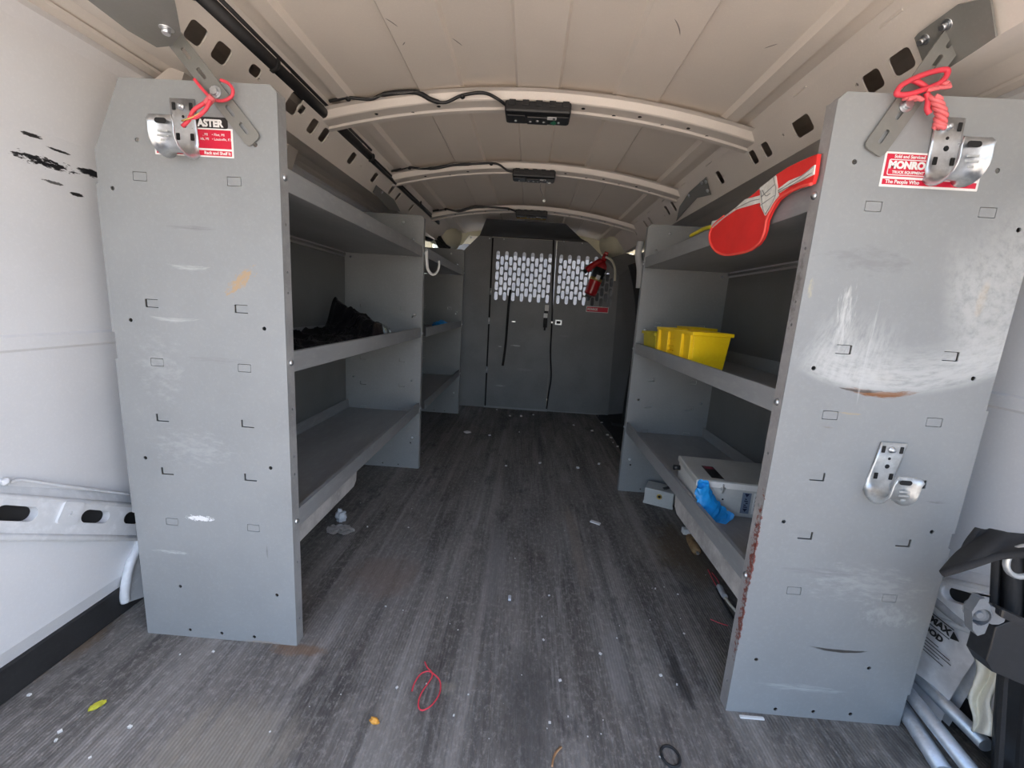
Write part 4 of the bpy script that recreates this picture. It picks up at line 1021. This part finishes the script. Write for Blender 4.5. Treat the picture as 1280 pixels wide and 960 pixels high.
# ------------------------------------------------------------------ yellow bins on the right middle shelf
ZB = ZS[1]-LIP+.0022
def bin_(name, x0, x1, y0, y1, h, label, mat='yellow', detail=True):
    t = thing(name, ((x0+x1)/2, (y0+y1)/2, ZB), label, 'storage bin', 'yellow plastic bins on the right middle shelf')
    tp = .010; th = .004
    b = MB()
    def ring(z, ins): return [(x0+ins, y0+ins*.6, z), (x1-ins, y0+ins*.6, z), (x1-ins, y1-ins*.6, z), (x0+ins, y1-ins*.6, z)]
    R = [ring(ZB, tp), ring(ZB+h, 0), ring(ZB+h, th), ring(ZB+th, tp+th)]
    vs = [p for r in R for p in r]
    fs = [(0, 3, 2, 1)]+[(4*k+i, 4*k+(i+1) % 4, 4*k+4+(i+1) % 4, 4*k+4+i) for k in range(3) for i in range(4)]+[(12, 13, 14, 15)]
    b._faces(vs, fs); b.build('bin_body', mat, t, bevel=.0015)
    b = MB()
    rim = [(x0-.006, y0-.006), (x1+.006, y0-.006), (x1+.006, y1+.006), (x0-.006, y1+.006)]
    hole = [(x0+th, y0+th), (x1-th, y0+th), (x1-th, y1-th), (x0+th, y1-th)]
    b.plate(rim, [hole], .011, frame((0, 0, ZB+h+.001), X, Y, Z)); b.build('rim', mat, t, bevel=.002)
    if detail:
        ly = y1-y0
        for f0, f1 in ((.02, .10), (.24, .42), (.62, .74), (.93, .99)):
            b = MB(); b._faces([(x0-.004, y0+f0*ly, ZB+.002), (x0-.004, y0+f1*ly, ZB+.002), (x0-.006, y0+f1*ly, ZB+h-.006), (x0-.006, y0+f0*ly, ZB+h-.006), (x0+.011, y0+f0*ly, ZB+.002), (x0+.011, y0+f1*ly, ZB+.002), (x0+.003, y0+f1*ly, ZB+h-.006), (x0+.003, y0+f0*ly, ZB+h-.006)], [(0, 1, 2, 3), (4, 5, 6, 7), (0, 4, 7, 3), (1, 5, 6, 2), (0, 1, 5, 4), (3, 2, 6, 7)])
            b.build('rib', mat, t, bevel=.001)
        b = MB()
        for k in (.25, .40, .52, .72): b.box(x0-.002, x0+.006, y0+.43*ly, y0+.61*ly, ZB+h*k, ZB+h*k+.003)
        build_each(b, 'label_holder', mat, t)
    return t
bin_('storage_bin', .482, .590, 1.235, 1.565, .1225, 'yellow plastic bin nearest on the right middle shelf, ribbed side facing the aisle')
zb2 = at(880, 410.5, 'y', 1.63).z-ZB
bin_('storage_bin', .625, .715, 1.63, 1.77, zb2, 'yellow plastic bin behind the ribbed bin, only its rim showing', detail=False)
bin_('storage_bin', .482, .585, 1.60, 1.765, .098, 'dull yellow bin farthest along the right middle shelf by the end panel', 'olive', detail=False)

# ------------------------------------------------------------------ enclosure with glove on the right bottom shelf
ZE = ZS[2]-LIP+.0022
t = thing('electrical_enclosure', (.60, 1.15, ZE), 'pale grey metal enclosure lying on the right bottom shelf', 'enclosure')
ang = math.radians(-5); rot = Matrix.Translation((.482, 1.071, ZE)) @ Matrix.Rotation(ang, 4, 'Z')
W_, D_, H_ = .275, .180, .096
b = MB(); b.box(0, W_, 0, D_, 0, H_-.018, .003, rot); b.build('case', 'encl', t)
b = MB(); b.box(-.004, W_+.004, -.004, D_+.004, H_-.0178, H_, .004, rot); lid = b.build('lid', 'encl_lid', t)
b = MB(); b.box(-.0044, W_+.0044, -.0052, -.0030, H_-.0185, H_-.003, .0008, rot); b.build('lid_lip', 'white', lid)
b = MB(); b.box(.040, .072, .015, .105, H_, H_+.0006, 0, rot); l1 = b.build('label', 'stkblack', lid)
b = MB(); b.box(.044, .068, .083, .102, H_+.0006, H_+.001, 0, rot); b.build('label_heading', mk('dark_red_print', (.20, .03, .05), .5), l1)
b = MB(); b.box(.062, .066, -.008, -.003, H_-.032, H_-.006, .001, rot); b.box(.058, .070, -.0075, -.004, H_-.021, H_-.015, .001, rot); b.build('latch', 'zincw', t)
b = MB(); b.plate(circ(.07, .045, .0025), [], .0008, rot @ frame((0, -.0008, 0), X, Z, (0, -1, 0))); b.build('keyhole', 'hole', t)
b = MB(); b.box(.118, .140, -.0009, 0, .012, .070, 0, rot); l2 = b.build('label', 'lblue', t)
b = MB()
def tri(x0, z0, w, h): b.plate([(x0-w/2, z0+h/2), (x0+w/2, z0+h/2), (x0, z0-h/2)], [], .0004, rot @ frame((0, -.0012, 0), X, Z, (0, -1, 0)))
tri(.129, .063, .012, .010); tri(.129, .021, .012, .009)
for k, (xx, w_) in enumerate(((.129, .010), (.127, .006), (.131, .006), (.129, .009), (.128, .005))): b.box(xx-w_/2, xx+w_/2, -.0013, -.0008, .0285+k*.0056, .0315+k*.0056, 0, rot)
b.build('label_print', 'navy', l2)
b = MB(); b.box(.146, .160, -.0009, 0, .012, .070, 0, rot); l3 = b.build('label', 'white', t)
b = MB()
for k in range(4): b.box(.151, .1545, -.0013, -.0008, .022+k*.011, .030+k*.011, 0, rot)
b.build('label_print', 'stkblack', l3)
b = MB(); b.cyl(rot @ V((-.004, D_*.85, H_-.03)), rot @ V((-.022, D_*.85, H_-.03)), .008, 10); b.build('conduit_plug', 'black', t)
# crumpled glove
def crumple(c, rx, ry, rz, seed, n=26, sharp=5., droop=None):
    t = bmesh.new(); bmesh.ops.create_icosphere(t, subdivisions=4, radius=1)
    for v in t.verts:
        p = v.co.copy(); q = p*sharp*.35+V((seed*3.1, seed*1.7, seed))
        nn = noise.noise(q)*.5+abs(noise.noise(q*2.3))*.55+noise.noise(q*5)*.14
        p *= .75+nn*.6
        v.co = V((p.x*rx, p.y*ry, max(p.z, -.55)*rz))
    for f in t.faces: f.smooth = True
    zmin = min(v.co.z for v in t.verts)
    for v in t.verts: v.co += V((c[0], c[1], c[2]-zmin))
    return t
t = thing('glove', (.475, 1.03, ZE), 'crumpled blue glove draped against the pale grey enclosure', 'glove')
gp = [(-.004, .090), (.000, .066), (.008, .045), (.020, .030), (.034, .018), (.050, .013), (.066, .017)]
b = MB()
path = [rot @ V((a+.010, -.018-.004*i, h)) for i, (a, h) in enumerate(gp)]
gw = [.013, .018, .022, .024, .024, .019, .012]
def gl(u, v):
    f = u*(len(path)-1); k = min(int(f), len(path)-2); p = path[k].lerp(path[k+1], f-k); w = gw[k]+(gw[k+1]-gw[k])*(f-k)
    a = v*2*PI; nn = noise.noise(V((u*9, math.cos(a)*1.6, math.sin(a)*1.6)))*.5+abs(noise.noise(V((u*18, math.cos(a)*3, math.sin(a)*3))))*.5-.1
    r = w*(1+nn)
    return p+V((math.cos(a)*r, math.sin(a)*r*.55, math.sin(a+.6)*r*.75))
b.grid(44, 22, gl); b.build('glove_body', 'blue', t, subd=1)
# glove on the far-left middle shelf
b = MB(); b.add(crumple((-.545, 2.62, ZB), .05, .09, .035, 4)); tag(b.build('glove', 'blue'), 'small crumpled blue glove on the far left middle shelf', 'glove')
# black bag on the left middle shelf
t = thing('plastic_bag', (-.62, 1.35, ZB), 'crumpled glossy black plastic bag on the left middle shelf', 'bag')
def ridge(q): return 1-2*abs(noise.noise(q))
def bag(u, v):
    x = -.815+.322*u; y = .870+.93*v*(1-.16*u)
    e = min(1, 6*u)*min(1, 12*(1-u))*min(1, 10*v)*min(1, 9*(1-v))
    q = V((x*7+y*2, y*7, 1))
    n = max(0, ridge(q))**2*.018+max(0, ridge(q*2.3+V((3, 1, 0))))**3*.014+ridge(q*5)*.004+ridge(q*11)*.002
    d = y-(1.665-.22*u); a = d/.045 if d < 0 else d/.085
    hump = .135*(1-.72*u)*math.exp(-a*a)*min(1, u*4.5)
    return (x+.012*noise.noise(q*1.7), y+.018*noise.noise(q*1.3+V((5, 0, 0))), ZB+.003+e*(.014+n+hump*(1+.35*noise.noise(q*1.6+V((0, 0, 4))))))
b = MB(); b.grid(70, 150, bag); b.build('bag_film', 'film', t)

# ------------------------------------------------------------------ small things on the floor
t = thing('terminal_box', at(822, 632, 'z', 0), 'small pale box with a round brass knob on the floor under the right bottom shelf', 'box')
a0, a1 = at(804, 628.5, 'z', 0), at(840, 637.5, 'z', 0)
d = (a1-a0); wd = d.length; dx = d.normalized(); dy = V((-dx.y, dx.x, 0))
mt = frame(a0, tuple(dx), tuple(dy), Z)
b = MB(); b.box(0, wd, 0, .09, 0, .072, .003, mt); b.build('case', 'encl', t)
b = MB(); b.box(-.002, wd+.002, -.0015, .001, 0.001, .013, .0008, mt); b.build('base_flange', 'encl', t)
b = MB(); b.lathe([(.011, 0), (.011, .004), (.007, .005), (.007, .002)], mt @ V((wd*.52, 0, .045)), tuple(-dy), 14); kn = b.build('knob', 'brass', t)
b = MB(); b.cyl(mt @ V((wd*.52, -.002, .045)), mt @ V((wd*.52, -.0045, .045)), .006, 10); b.build('knob_hole', 'hole', kn)
b = MB(); b.cyl(mt @ V((wd*.6, .03, .072)), mt @ V((wd*.9, .05, .085)), .006, 8); b.build('lead', 'black', t)
# brown wooden dowel and white cap against the right stiffener
p0, p1 = at(861, 672, 'z', .012), at(871, 691, 'z', .012)
t = thing('handle_grip', p0, 'short brown wooden handle lying on the floor under the right shelf', 'handle')
b = MB(); b.lathe([(.004, 0), (.013, .004), (.015, .03), (.016, (p1-p0).length*.8), (.013, (p1-p0).length), (.006, (p1-p0).length+.004)], p0+V((0, 0, .004)), (p1-p0), 14); b.build('grip', 'brown', t)
b = MB(); b.cyl(p1+V((0, 0, .004)), p1+(p1-p0).normalized()*.012+V((0, 0, .004)), .005, 8); b.build('ferrule', 'zinc', t)
p = at(857, 667, 'z', 0); b = MB(); b.box(p.x-.014, p.x+.014, p.y-.012, p.y+.012, .0, .022, .003); tag(b.build('cap', 'paperw'), 'small white cap touching the brown wooden handle under the right shelf', 'cap')
def scrap(name, uv, rx, ry, rz, mat, label, cat, seed, rz_=0):
    p = at(*uv, 'z', 0); b = MB(); t = crumple((0, 0, 0), rx, ry, rz, seed)
    bmesh.ops.transform(t, matrix=Matrix.Translation((p.x, p.y, .0005)) @ Matrix.Rotation(rz_, 4, 'Z'), verts=t.verts[:]); b.add(t)
    return tag(b.build(name, mat), label, cat)
pg = at(424, 664, 'z', 0)
def torn(u, v):
    a = u*2*PI; r = v*(1+.30*noise.noise(V((math.cos(a)*1.7, math.sin(a)*1.7, 4)))+.16*noise.noise(V((math.cos(a)*5, math.sin(a)*5, 9))))
    x, y = .047*r*math.cos(a), .036*r*math.sin(a)
    return (pg.x+x, pg.y+y, .003+.013*abs(noise.noise(V((x*45, y*45, 3))))+.008*abs(noise.noise(V((x*120, y*120, 3)))))
b = MB(); b.grid(40, 14, torn); tag(b.build('paper_scrap', 'paper', solid=.001), 'crumpled grey paper scrap on the floor by the near left shelf', 'paper scrap')
scrap('plastic_scrap', (426, 651), .022, .022, .030, 'clear', 'small clear plastic scrap just behind the crumpled grey paper', 'plastic scrap', 2)
scrap('paper_scrap', (584, 540.5), .026, .030, .004, 'paperw', 'small flat white scrap on the floor near the far left shelf foot', 'paper scrap', 7)
p = at(744, 654, 'z', 0); b = MB(); b.obox((p.x, p.y, .003), .040, .016, .005, (.85, -.52, 0), (.52, .85, 0), Z, .0015); tag(b.build('paper_scrap', 'paperw'), 'folded white paper strip lying mid floor in front of the right shelf', 'paper scrap')
p = at(637, 749, 'z', 0); b = MB(); b.obox((p.x, p.y, .004), .009, .018, .007, bev=.002); tag(b.build('plastic_clip', 'clear'), 'tiny clear plastic clip on the middle of the floor', 'clip')
scrap('plastic_chip', (468, 903), .011, .007, .006, 'orange', 'tiny orange chip on the floor left of the red wire loop', 'chip', 9, -.3)
scrap('leaf', (122, 883), .009, .014, .004, 'leaf', 'tiny yellow green leaf on the floor at lower left', 'leaf', 11, -.5)
po = at(838, 945, 'z', .003)
b = MB(); b.tube([po+V((.0165*math.cos(a), .0185*math.sin(a), 0)) for a in [i*2*PI/24 for i in range(24)]], .0026, 8, 0, closed=True); tag(b.build('rubber_ring', 'rubber'), 'black rubber ring lying on the floor at the bottom right', 'ring')
def fl(*uv, z=.002): return [at(u, v, 'z', z) for u, v in uv]
S2 = 110/960.
def fz(*pts): return fl(*[(500+a*S2*.998, 810+c*S2) for a, c in pts])
b = MB(); b.tube(fz((130, 470), (160, 380), (220, 290), (290, 255), (340, 265), (400, 310), (438, 370), (440, 460), (410, 540), (340, 630), (250, 680), (205, 650), (205, 570), (240, 480), (310, 380), (350, 310), (345, 260), (300, 215), (270, 150)), .0015, 6, 5)
tag(b.build('wire_scrap', 'redwire'), 'thin red wire curled in a loop on the floor', 'wire')
b = MB(); b.tube(fl((702, 934), (696, 940), (692, 948), (690, 958)), .0018, 6, 5); b.tube(fl((700, 934), (694, 941), (691, 949), (689.5, 958)), .0012, 6, 5); tag(b.build('wire_scrap', 'copper'), 'short bare copper wire on the floor at the bottom edge', 'wire')
b = MB(); b.tube(fl((888, 774), (900, 779), (910, 782)), .0012, 6, 4); tag(b.build('wire_scrap', 'redwire'), 'short straight red wire on the floor at the foot of the right end panel', 'wire')
b = MB(); b.tube(fl((885, 712), (890, 722), (893, 728), (898, 736)), .0016, 6, 4); b.tube(fl((890, 716), (897, 725), (900, 733)), .0014, 6, 4); tag(b.build('wire_scrap', 'redwire'), 'tangled dark red wire bits under the right bottom shelf', 'wire')
t = thing('cable_connector', at(903, 740, 'z', 0), 'grey cable connector with cream lead on the floor under the right shelf', 'connector')
b = MB(); b.tube(fl((899, 733), (903, 741), (906, 746), z=.010), .009, 8, 4); b.build('plug', 'clear', t)
b = MB(); b.tube(fl((906, 746), (912, 755), (921, 765), z=.007), .004, 8, 4); b.build('lead', 'creamcloth', t)
b = MB(); b.tube(fl((896, 736), (902, 748), (912, 766), (918, 776), z=.004), .0035, 6, 4); b.build('sheath', 'rubber', t)
# crumbs: uncountable litter
b = MB(); rnd = random.Random(3)
spots = [(88/2.4, 560+742/2.4), (180/2.4, 560+852/2.4), (168/2.4, 560+878/2.4), (390/2.4, 560+838/2.4), (270/2.4, 560+930/2.4), (540/2.4, 560+620/2.4), (640/2.4, 560+612/2.4), (810/2.4, 560+852/2.4)]
spots += [(400+a/2.56, 640+c/2.56) for a, c in ((407, 275), (210, 303), (733, 268), (710, 335), (950, 404), (768, 540), (428, 652), (897, 455), (1090, 524), (1142, 553), (1165, 390), (1145, 264), (1073, 246), (715, 410), (735, 675), (246, 563), (152, 48), (283, 50))]
spots += [(560+a/4.267, 380+c/4.267) for a, c in ((490, 850), (692, 876), (310, 865), (455, 592), (390, 600), (330, 598), (222, 702), (380, 684), (670, 648), (768, 678), (800, 600), (820, 635), (850, 700), (880, 740), (870, 715), (905, 762), (805, 855), (260, 565))]
spots += [(rnd.uniform(380, 900), rnd.uniform(540, 950)) for _ in range(40)]
for i, (u, v) in enumerate(spots):
    p = at(u, v, 'z', 0); r = rnd.uniform(.0015, .0032) if i < 26 else (rnd.uniform(.004, .009) if i < 44 else rnd.uniform(.0008, .0018))
    b.obox((p.x, p.y, r*.5), r*2, r*1.5, r, (math.cos(i), math.sin(i), 0), (-math.sin(i), math.cos(i), 0), Z)
o = b.build('crumbs', 'paperw'); tag(o, 'white crumbs and chips scattered over the black floor', 'litter'); o['kind'] = 'stuff'
p0, p1 = at(924, 893.5, 'z', .003), at(954, 896, 'z', .003)
b = MB(); b.obox((p0+p1)/2+V((0, -.003, -.001)), (p1-p0).length, .006, .004, bev=.001); tag(b.build('caulk_strip', 'paperw'), 'short white strip on the floor along the foot of the right end panel', 'strip')
# flat black sheet painting in the step well's dark and torn mat edge at the front right
b = MB(); b.prism([(p.x, p.y) for p in (at(u, v, 'z', .002) for u, v in ((745, 519), (751, 528), (763, 542), (774, 560), (782, 580), (786, 600), (835, 590), (800, 515)))], 'z', .001, .004); struct(b.build('trim_22', 'rubber'))

# ------------------------------------------------------------------ conduits, sack and folded stand at the lower right
cond = [('outermost galvanised conduit on the floor, nearest the right end panel', (1130, 888), (1180, 965), .017, -1.2),
        ('middle galvanised conduit of the three along the right wall', (1145, 828), (1215, 965), .050, -.4),
        ('galvanised conduit lying against the white sack at the right', (1152, 824), (1238, 930), .062, -.25)]
for i, (lab, a, c, z, e) in enumerate(cond):
    p, q = at(*a, 'z', z), at(*c, 'z', z)
    if i: p = V((min(p.x, .905-.03*(2-i)), p.y, z)); q = V((min(q.x, .895-.03*(2-i)), q.y, z))
    d = q-p
    b = MB(); b.cyl(p-d*abs(e) if i else p-d*1.2, q+d*.02, .0130 if i else .0150, 16)
    b.cyl(p+d*.0, p+d*.001, .0136 if i else .0151, 16)
    tag(b.build('conduit', 'conduit'), lab, 'conduit', 'galvanised conduits')
# sack leaning on the right wall
A0 = V((.925, .80, .0)); n_s = V((-1, -.10, .10)).normalized()
def sk(u, v): return atp(u, v, (.915, .80, .17), n_s)
t = thing('sack', (.915, .8, .02), 'white printed paper sack standing against the right wall behind the conduits', 'sack')
c = [sk(1150, 760), sk(1216, 792), sk(1262, 905), sk(1150, 812)]
up_ = V((0, 0, 1)); tdir = (sk(1193, 790)-sk(1165, 768)).normalized(); vdir = n_s.cross(tdir); 
if vdir.z < 0: vdir = -vdir
o_s = sk(1165, 772)
TLc, TRc = sk(1130, 728), sk(1236, 800)
dn = -vdir
hgt = .222
def sf(u, v):
    p = TLc.lerp(TRc, u)+dn*hgt*v
    bul = math.sin(PI*min(1, max(0, v)))*.010+.004*noise.noise(V((u*5, v*5, 2)))
    return p+n_s*bul
b = MB(); b.grid(24, 20, sf)
b.grid(4, 4, lambda u, v: TLc.lerp(TRc, u)+dn*hgt*v-n_s*.022)
b.build('sack_body', 'sack', t)
b = MB(); b.tube([sk(1140, 733)+n_s*.006, sk(1172, 752)+n_s*.006, sk(1195, 770)+n_s*.006, sk(1214, 783)+n_s*.006], .010, 8, 4, flat=.7); b.build('rolled_edge', 'sackroll', t)
b = MB()
ms = lambda p: frame(p+n_s*.0165, tuple(tdir), tuple(vdir), tuple(n_s))
q0 = sk(1180, 780)
k0 = ms(q0)
b.text('RMAX', .0185, k0 @ Matrix.Translation((0, 0, 0)), .0001, 'CENTER', 1, .001)
b.plate([(.029, .009), (.029, -.009), (.044, -.002)], [], .0004, k0); b.plate(rrect(-.002, .0115, .062, .0018, .0004), [], .0004, k0); b.plate(rrect(-.002, -.0115, .062, .0018, .0004), [], .0004, k0)
b.text('WOOD', .0170, k0 @ Matrix.Translation((-.008, -.0245, 0)), .0001, 'CENTER', 1, .001)
for i, (x0, w) in enumerate(((-.02, .05), (-.015, .075), (-.010, .075), (-.018, .06), (-.012, .065))):
    b.plate(rrect(x0+w*.3, -.042-i*.0068, w, .0016, .0003), [], .0004, k0)
b.plate([(-.01+.010*math.cos(a), -.098+.006*math.sin(a)) for a in [i*2*PI/12 for i in range(12)]], [], .0004, k0)
b.build('printing', 'stkblack', t)
# cream cloth hanging behind the stand
b = MB()
c0 = at(1220, 822, 'x', .86); 
b.grid(10, 26, lambda u, v: at(1219+26*u+4*math.sin(v*9)-(6*v), 822+92*v+6*u, 'x', .868-.010*math.sin(u*6+v*4)))
tag(b.build('cloth', 'creamcloth', solid=.004), 'cream cloth hanging down behind the black folded stand', 'cloth')
# black folded stand
YS = .60
def ps(u, v, y=YS): return at(u, v, 'y', y)
t = thing('folded_stand', (.80, YS, .0), 'black folded stand with fabric flap and grey knob at the right edge', 'stand')
def hplate(bm, pts, y, th):
    bm.prism([(p.x, p.z) for p in (ps(u, v, y+th) for u, v in pts)], 'y', y, y+th)
b = MB(); hplate(b, [(1247, 785), (1300, 815), (1325, 990), (1234, 990), (1238, 900)], .60, .045); b.build('upright', 'blackmetal', t, bevel=.006)
b = MB(); hplate(b, [(1253, 800), (1258, 800), (1247, 990), (1240, 990)], .594, .006); b.build('edge_bead', 'blackfab', t)
b = MB(); hplate(b, [(1218, 766), (1240, 757), (1300, 788), (1310, 858), (1262, 840), (1215, 820), (1207, 806), (1210, 796)], .575, .030); b.build('clamp_plate', 'blackmetal', t, bevel=.006)
b = MB(); hplate(b, [(1238, 752), (1300, 782), (1300, 790), (1236, 762)], .568, .016); b.build('top_bar', 'blackmetal', t, bevel=.003)
kc = ps(1229, 772, .565)
ka = V((-.45, -.85, .15)).normalized(); ks = ka.cross(Z).normalized(); ku = ks.cross(ka)
pol = [ps(u, v, .565)-kc for u, v in ((1225, 749), (1232, 748), (1238, 757), (1240, 770), (1231, 792), (1222, 795), (1216, 788), (1215, 765))]
b = MB()
pp = [(q.x, q.z) for q in pol]
b.plate(pp, [circ(pp[0][0]*0-.002, 0, .0135, 14)], .016, frame(kc, X, Z, (-.25, -.95, .15))); kb = b.build('knob', 'knob', t, bevel=.002)
b = MB(); b.cyl(kc+V((-.001, .012, 0)), kc+V((.012, .022, 0)), .0125, 14); b.cyl(kc+V((0, .004, 0)), kc+V((0, .014, 0)), .005, 8); b.build('knob_boss', 'knob', kb)
b = MB(); b.cyl(kc+V((.006, .012, -.002)), kc+V((.034, .028, -.004)), .011, 12); b.cyl(kc+V((.026, .012, -.004)), kc+V((.032, .022, -.004)), .014, 12); b.build('clamp_bolt', 'knob', t)
# fabric flap
def flap(u, v):
    top = [(1222, 660), (1240, 663), (1258, 667), (1300, 668)]; bot = [(1176, 716), (1212, 705), (1245, 694), (1300, 690)]
    f = u*3; k = min(2, int(f)); w = f-k
    a = (top[k][0]*(1-w)+top[k+1][0]*w, top[k][1]*(1-w)+top[k+1][1]*w); c = (bot[k][0]*(1-w)+bot[k+1][0]*w, bot[k][1]*(1-w)+bot[k+1][1]*w)
    return ps(a[0]*(1-v)+c[0]*v, a[1]*(1-v)+c[1]*v, .60-.05*v+.008*math.sin(u*7+v*3))
b = MB(); b.grid(24, 12, flap); b.build('fabric_flap', 'blackfab', t, solid=.006)
b = MB(); b.tube([flap(i/10, 1)+V((0, -.002, 0)) for i in range(10)], .005, 8, 3); b.build('flap_hem', 'blackfab', t)
def drape(u, v):
    return ps(1244+50*u-4*v*(1-u), 692+82*v+4*u, .625+.012*math.sin(u*11))
b = MB(); b.grid(24, 8, drape); b.build('fabric_sleeve', 'blackfab', t, solid=.008)
b = MB(); r0 = ps(1280, 702, .57); b.tube([r0+V((.024*math.cos(a), 0, .024*math.sin(a))) for a in [i*2*PI/20 for i in range(20)]], .004, 8, 0, closed=True); b.build('eyelet', 'zincw', t)

# ------------------------------------------------------------------ outside
b = MB(); b.box(-40, 40, -40, -.4, -.66, -.60); b.box(-40, 40, -.4, 60, -.66, -.60); struct(b.build('ground', 'ground'))
for i, (x, y, r, h, lab) in enumerate(((3.2, 17, 2.6, 3.0, 'sunlit round tree seen through the right perforations'), (7.0, 22, 3.2, 3.4, 'broad tree beyond the windshield at far right'))):
    t = thing('tree', (x, y, -.6), lab, 'tree', 'trees beyond the windshield')
    b = MB(); b.cyl((x, y, -.6), (x, y, h-1.0), .16, 10, .1); b.build('trunk', 'bark', t)
    q = bmesh.new(); bmesh.ops.create_icosphere(q, subdivisions=4, radius=r)
    for v in q.verts:
        n = v.co.normalized(); v.co = n*r*(1+.25*noise.noise(n*3+V((i*5, 0, 0)))+.15*noise.noise(n*9)+.12*noise.noise(n*25)); v.co.z *= .75
        v.co += V((x, y, h*.55))
    b = MB(); b.add(q); b.build('crown', 'tree', t)

# ------------------------------------------------------------------ light
w = bpy.data.worlds.new('sky'); SC.world = w; w.use_nodes = True; nt = w.node_tree; nt.nodes.clear()
sky = nt.nodes.new('ShaderNodeTexSky'); sky.sky_type = 'NISHITA'; sky.sun_disc = False
sky.sun_elevation = math.radians(58); sky.sun_rotation = math.radians(90); sky.air_density = 1.0; sky.dust_density = 3.0; sky.ozone_density = 1.0
bg = nt.nodes.new('ShaderNodeBackground'); bg.inputs[1].default_value = .52
ow = nt.nodes.new('ShaderNodeOutputWorld'); nt.links.new(sky.outputs[0], bg.inputs[0]); nt.links.new(bg.outputs[0], ow.inputs[0])
sun = bpy.data.lights.new('sun', 'SUN'); sun.energy = 6.2; sun.angle = math.radians(.6); sun.color = (1, .95, .88)
so = bpy.data.objects.new('sun', sun); COL.objects.link(so)
sd = V((.75, -.05, 1.0)).normalized()           # towards the sun: ahead of the van, high
so.rotation_euler = sd.to_track_quat('Z', 'Y').to_euler(); so.location = (0, 0, 8)
SC.view_settings.view_transform = 'Standard'; SC.view_settings.look = 'None'; SC.view_settings.gamma = 1
SC.view_settings.use_curve_mapping = False; SC.view_settings.exposure = .60
SC.cycles.use_denoising = True
SC.cycles.max_bounces = 16; SC.cycles.diffuse_bounces = 10; SC.cycles.transparent_max_bounces = 16
SC.cycles.sample_clamp_indirect = 8
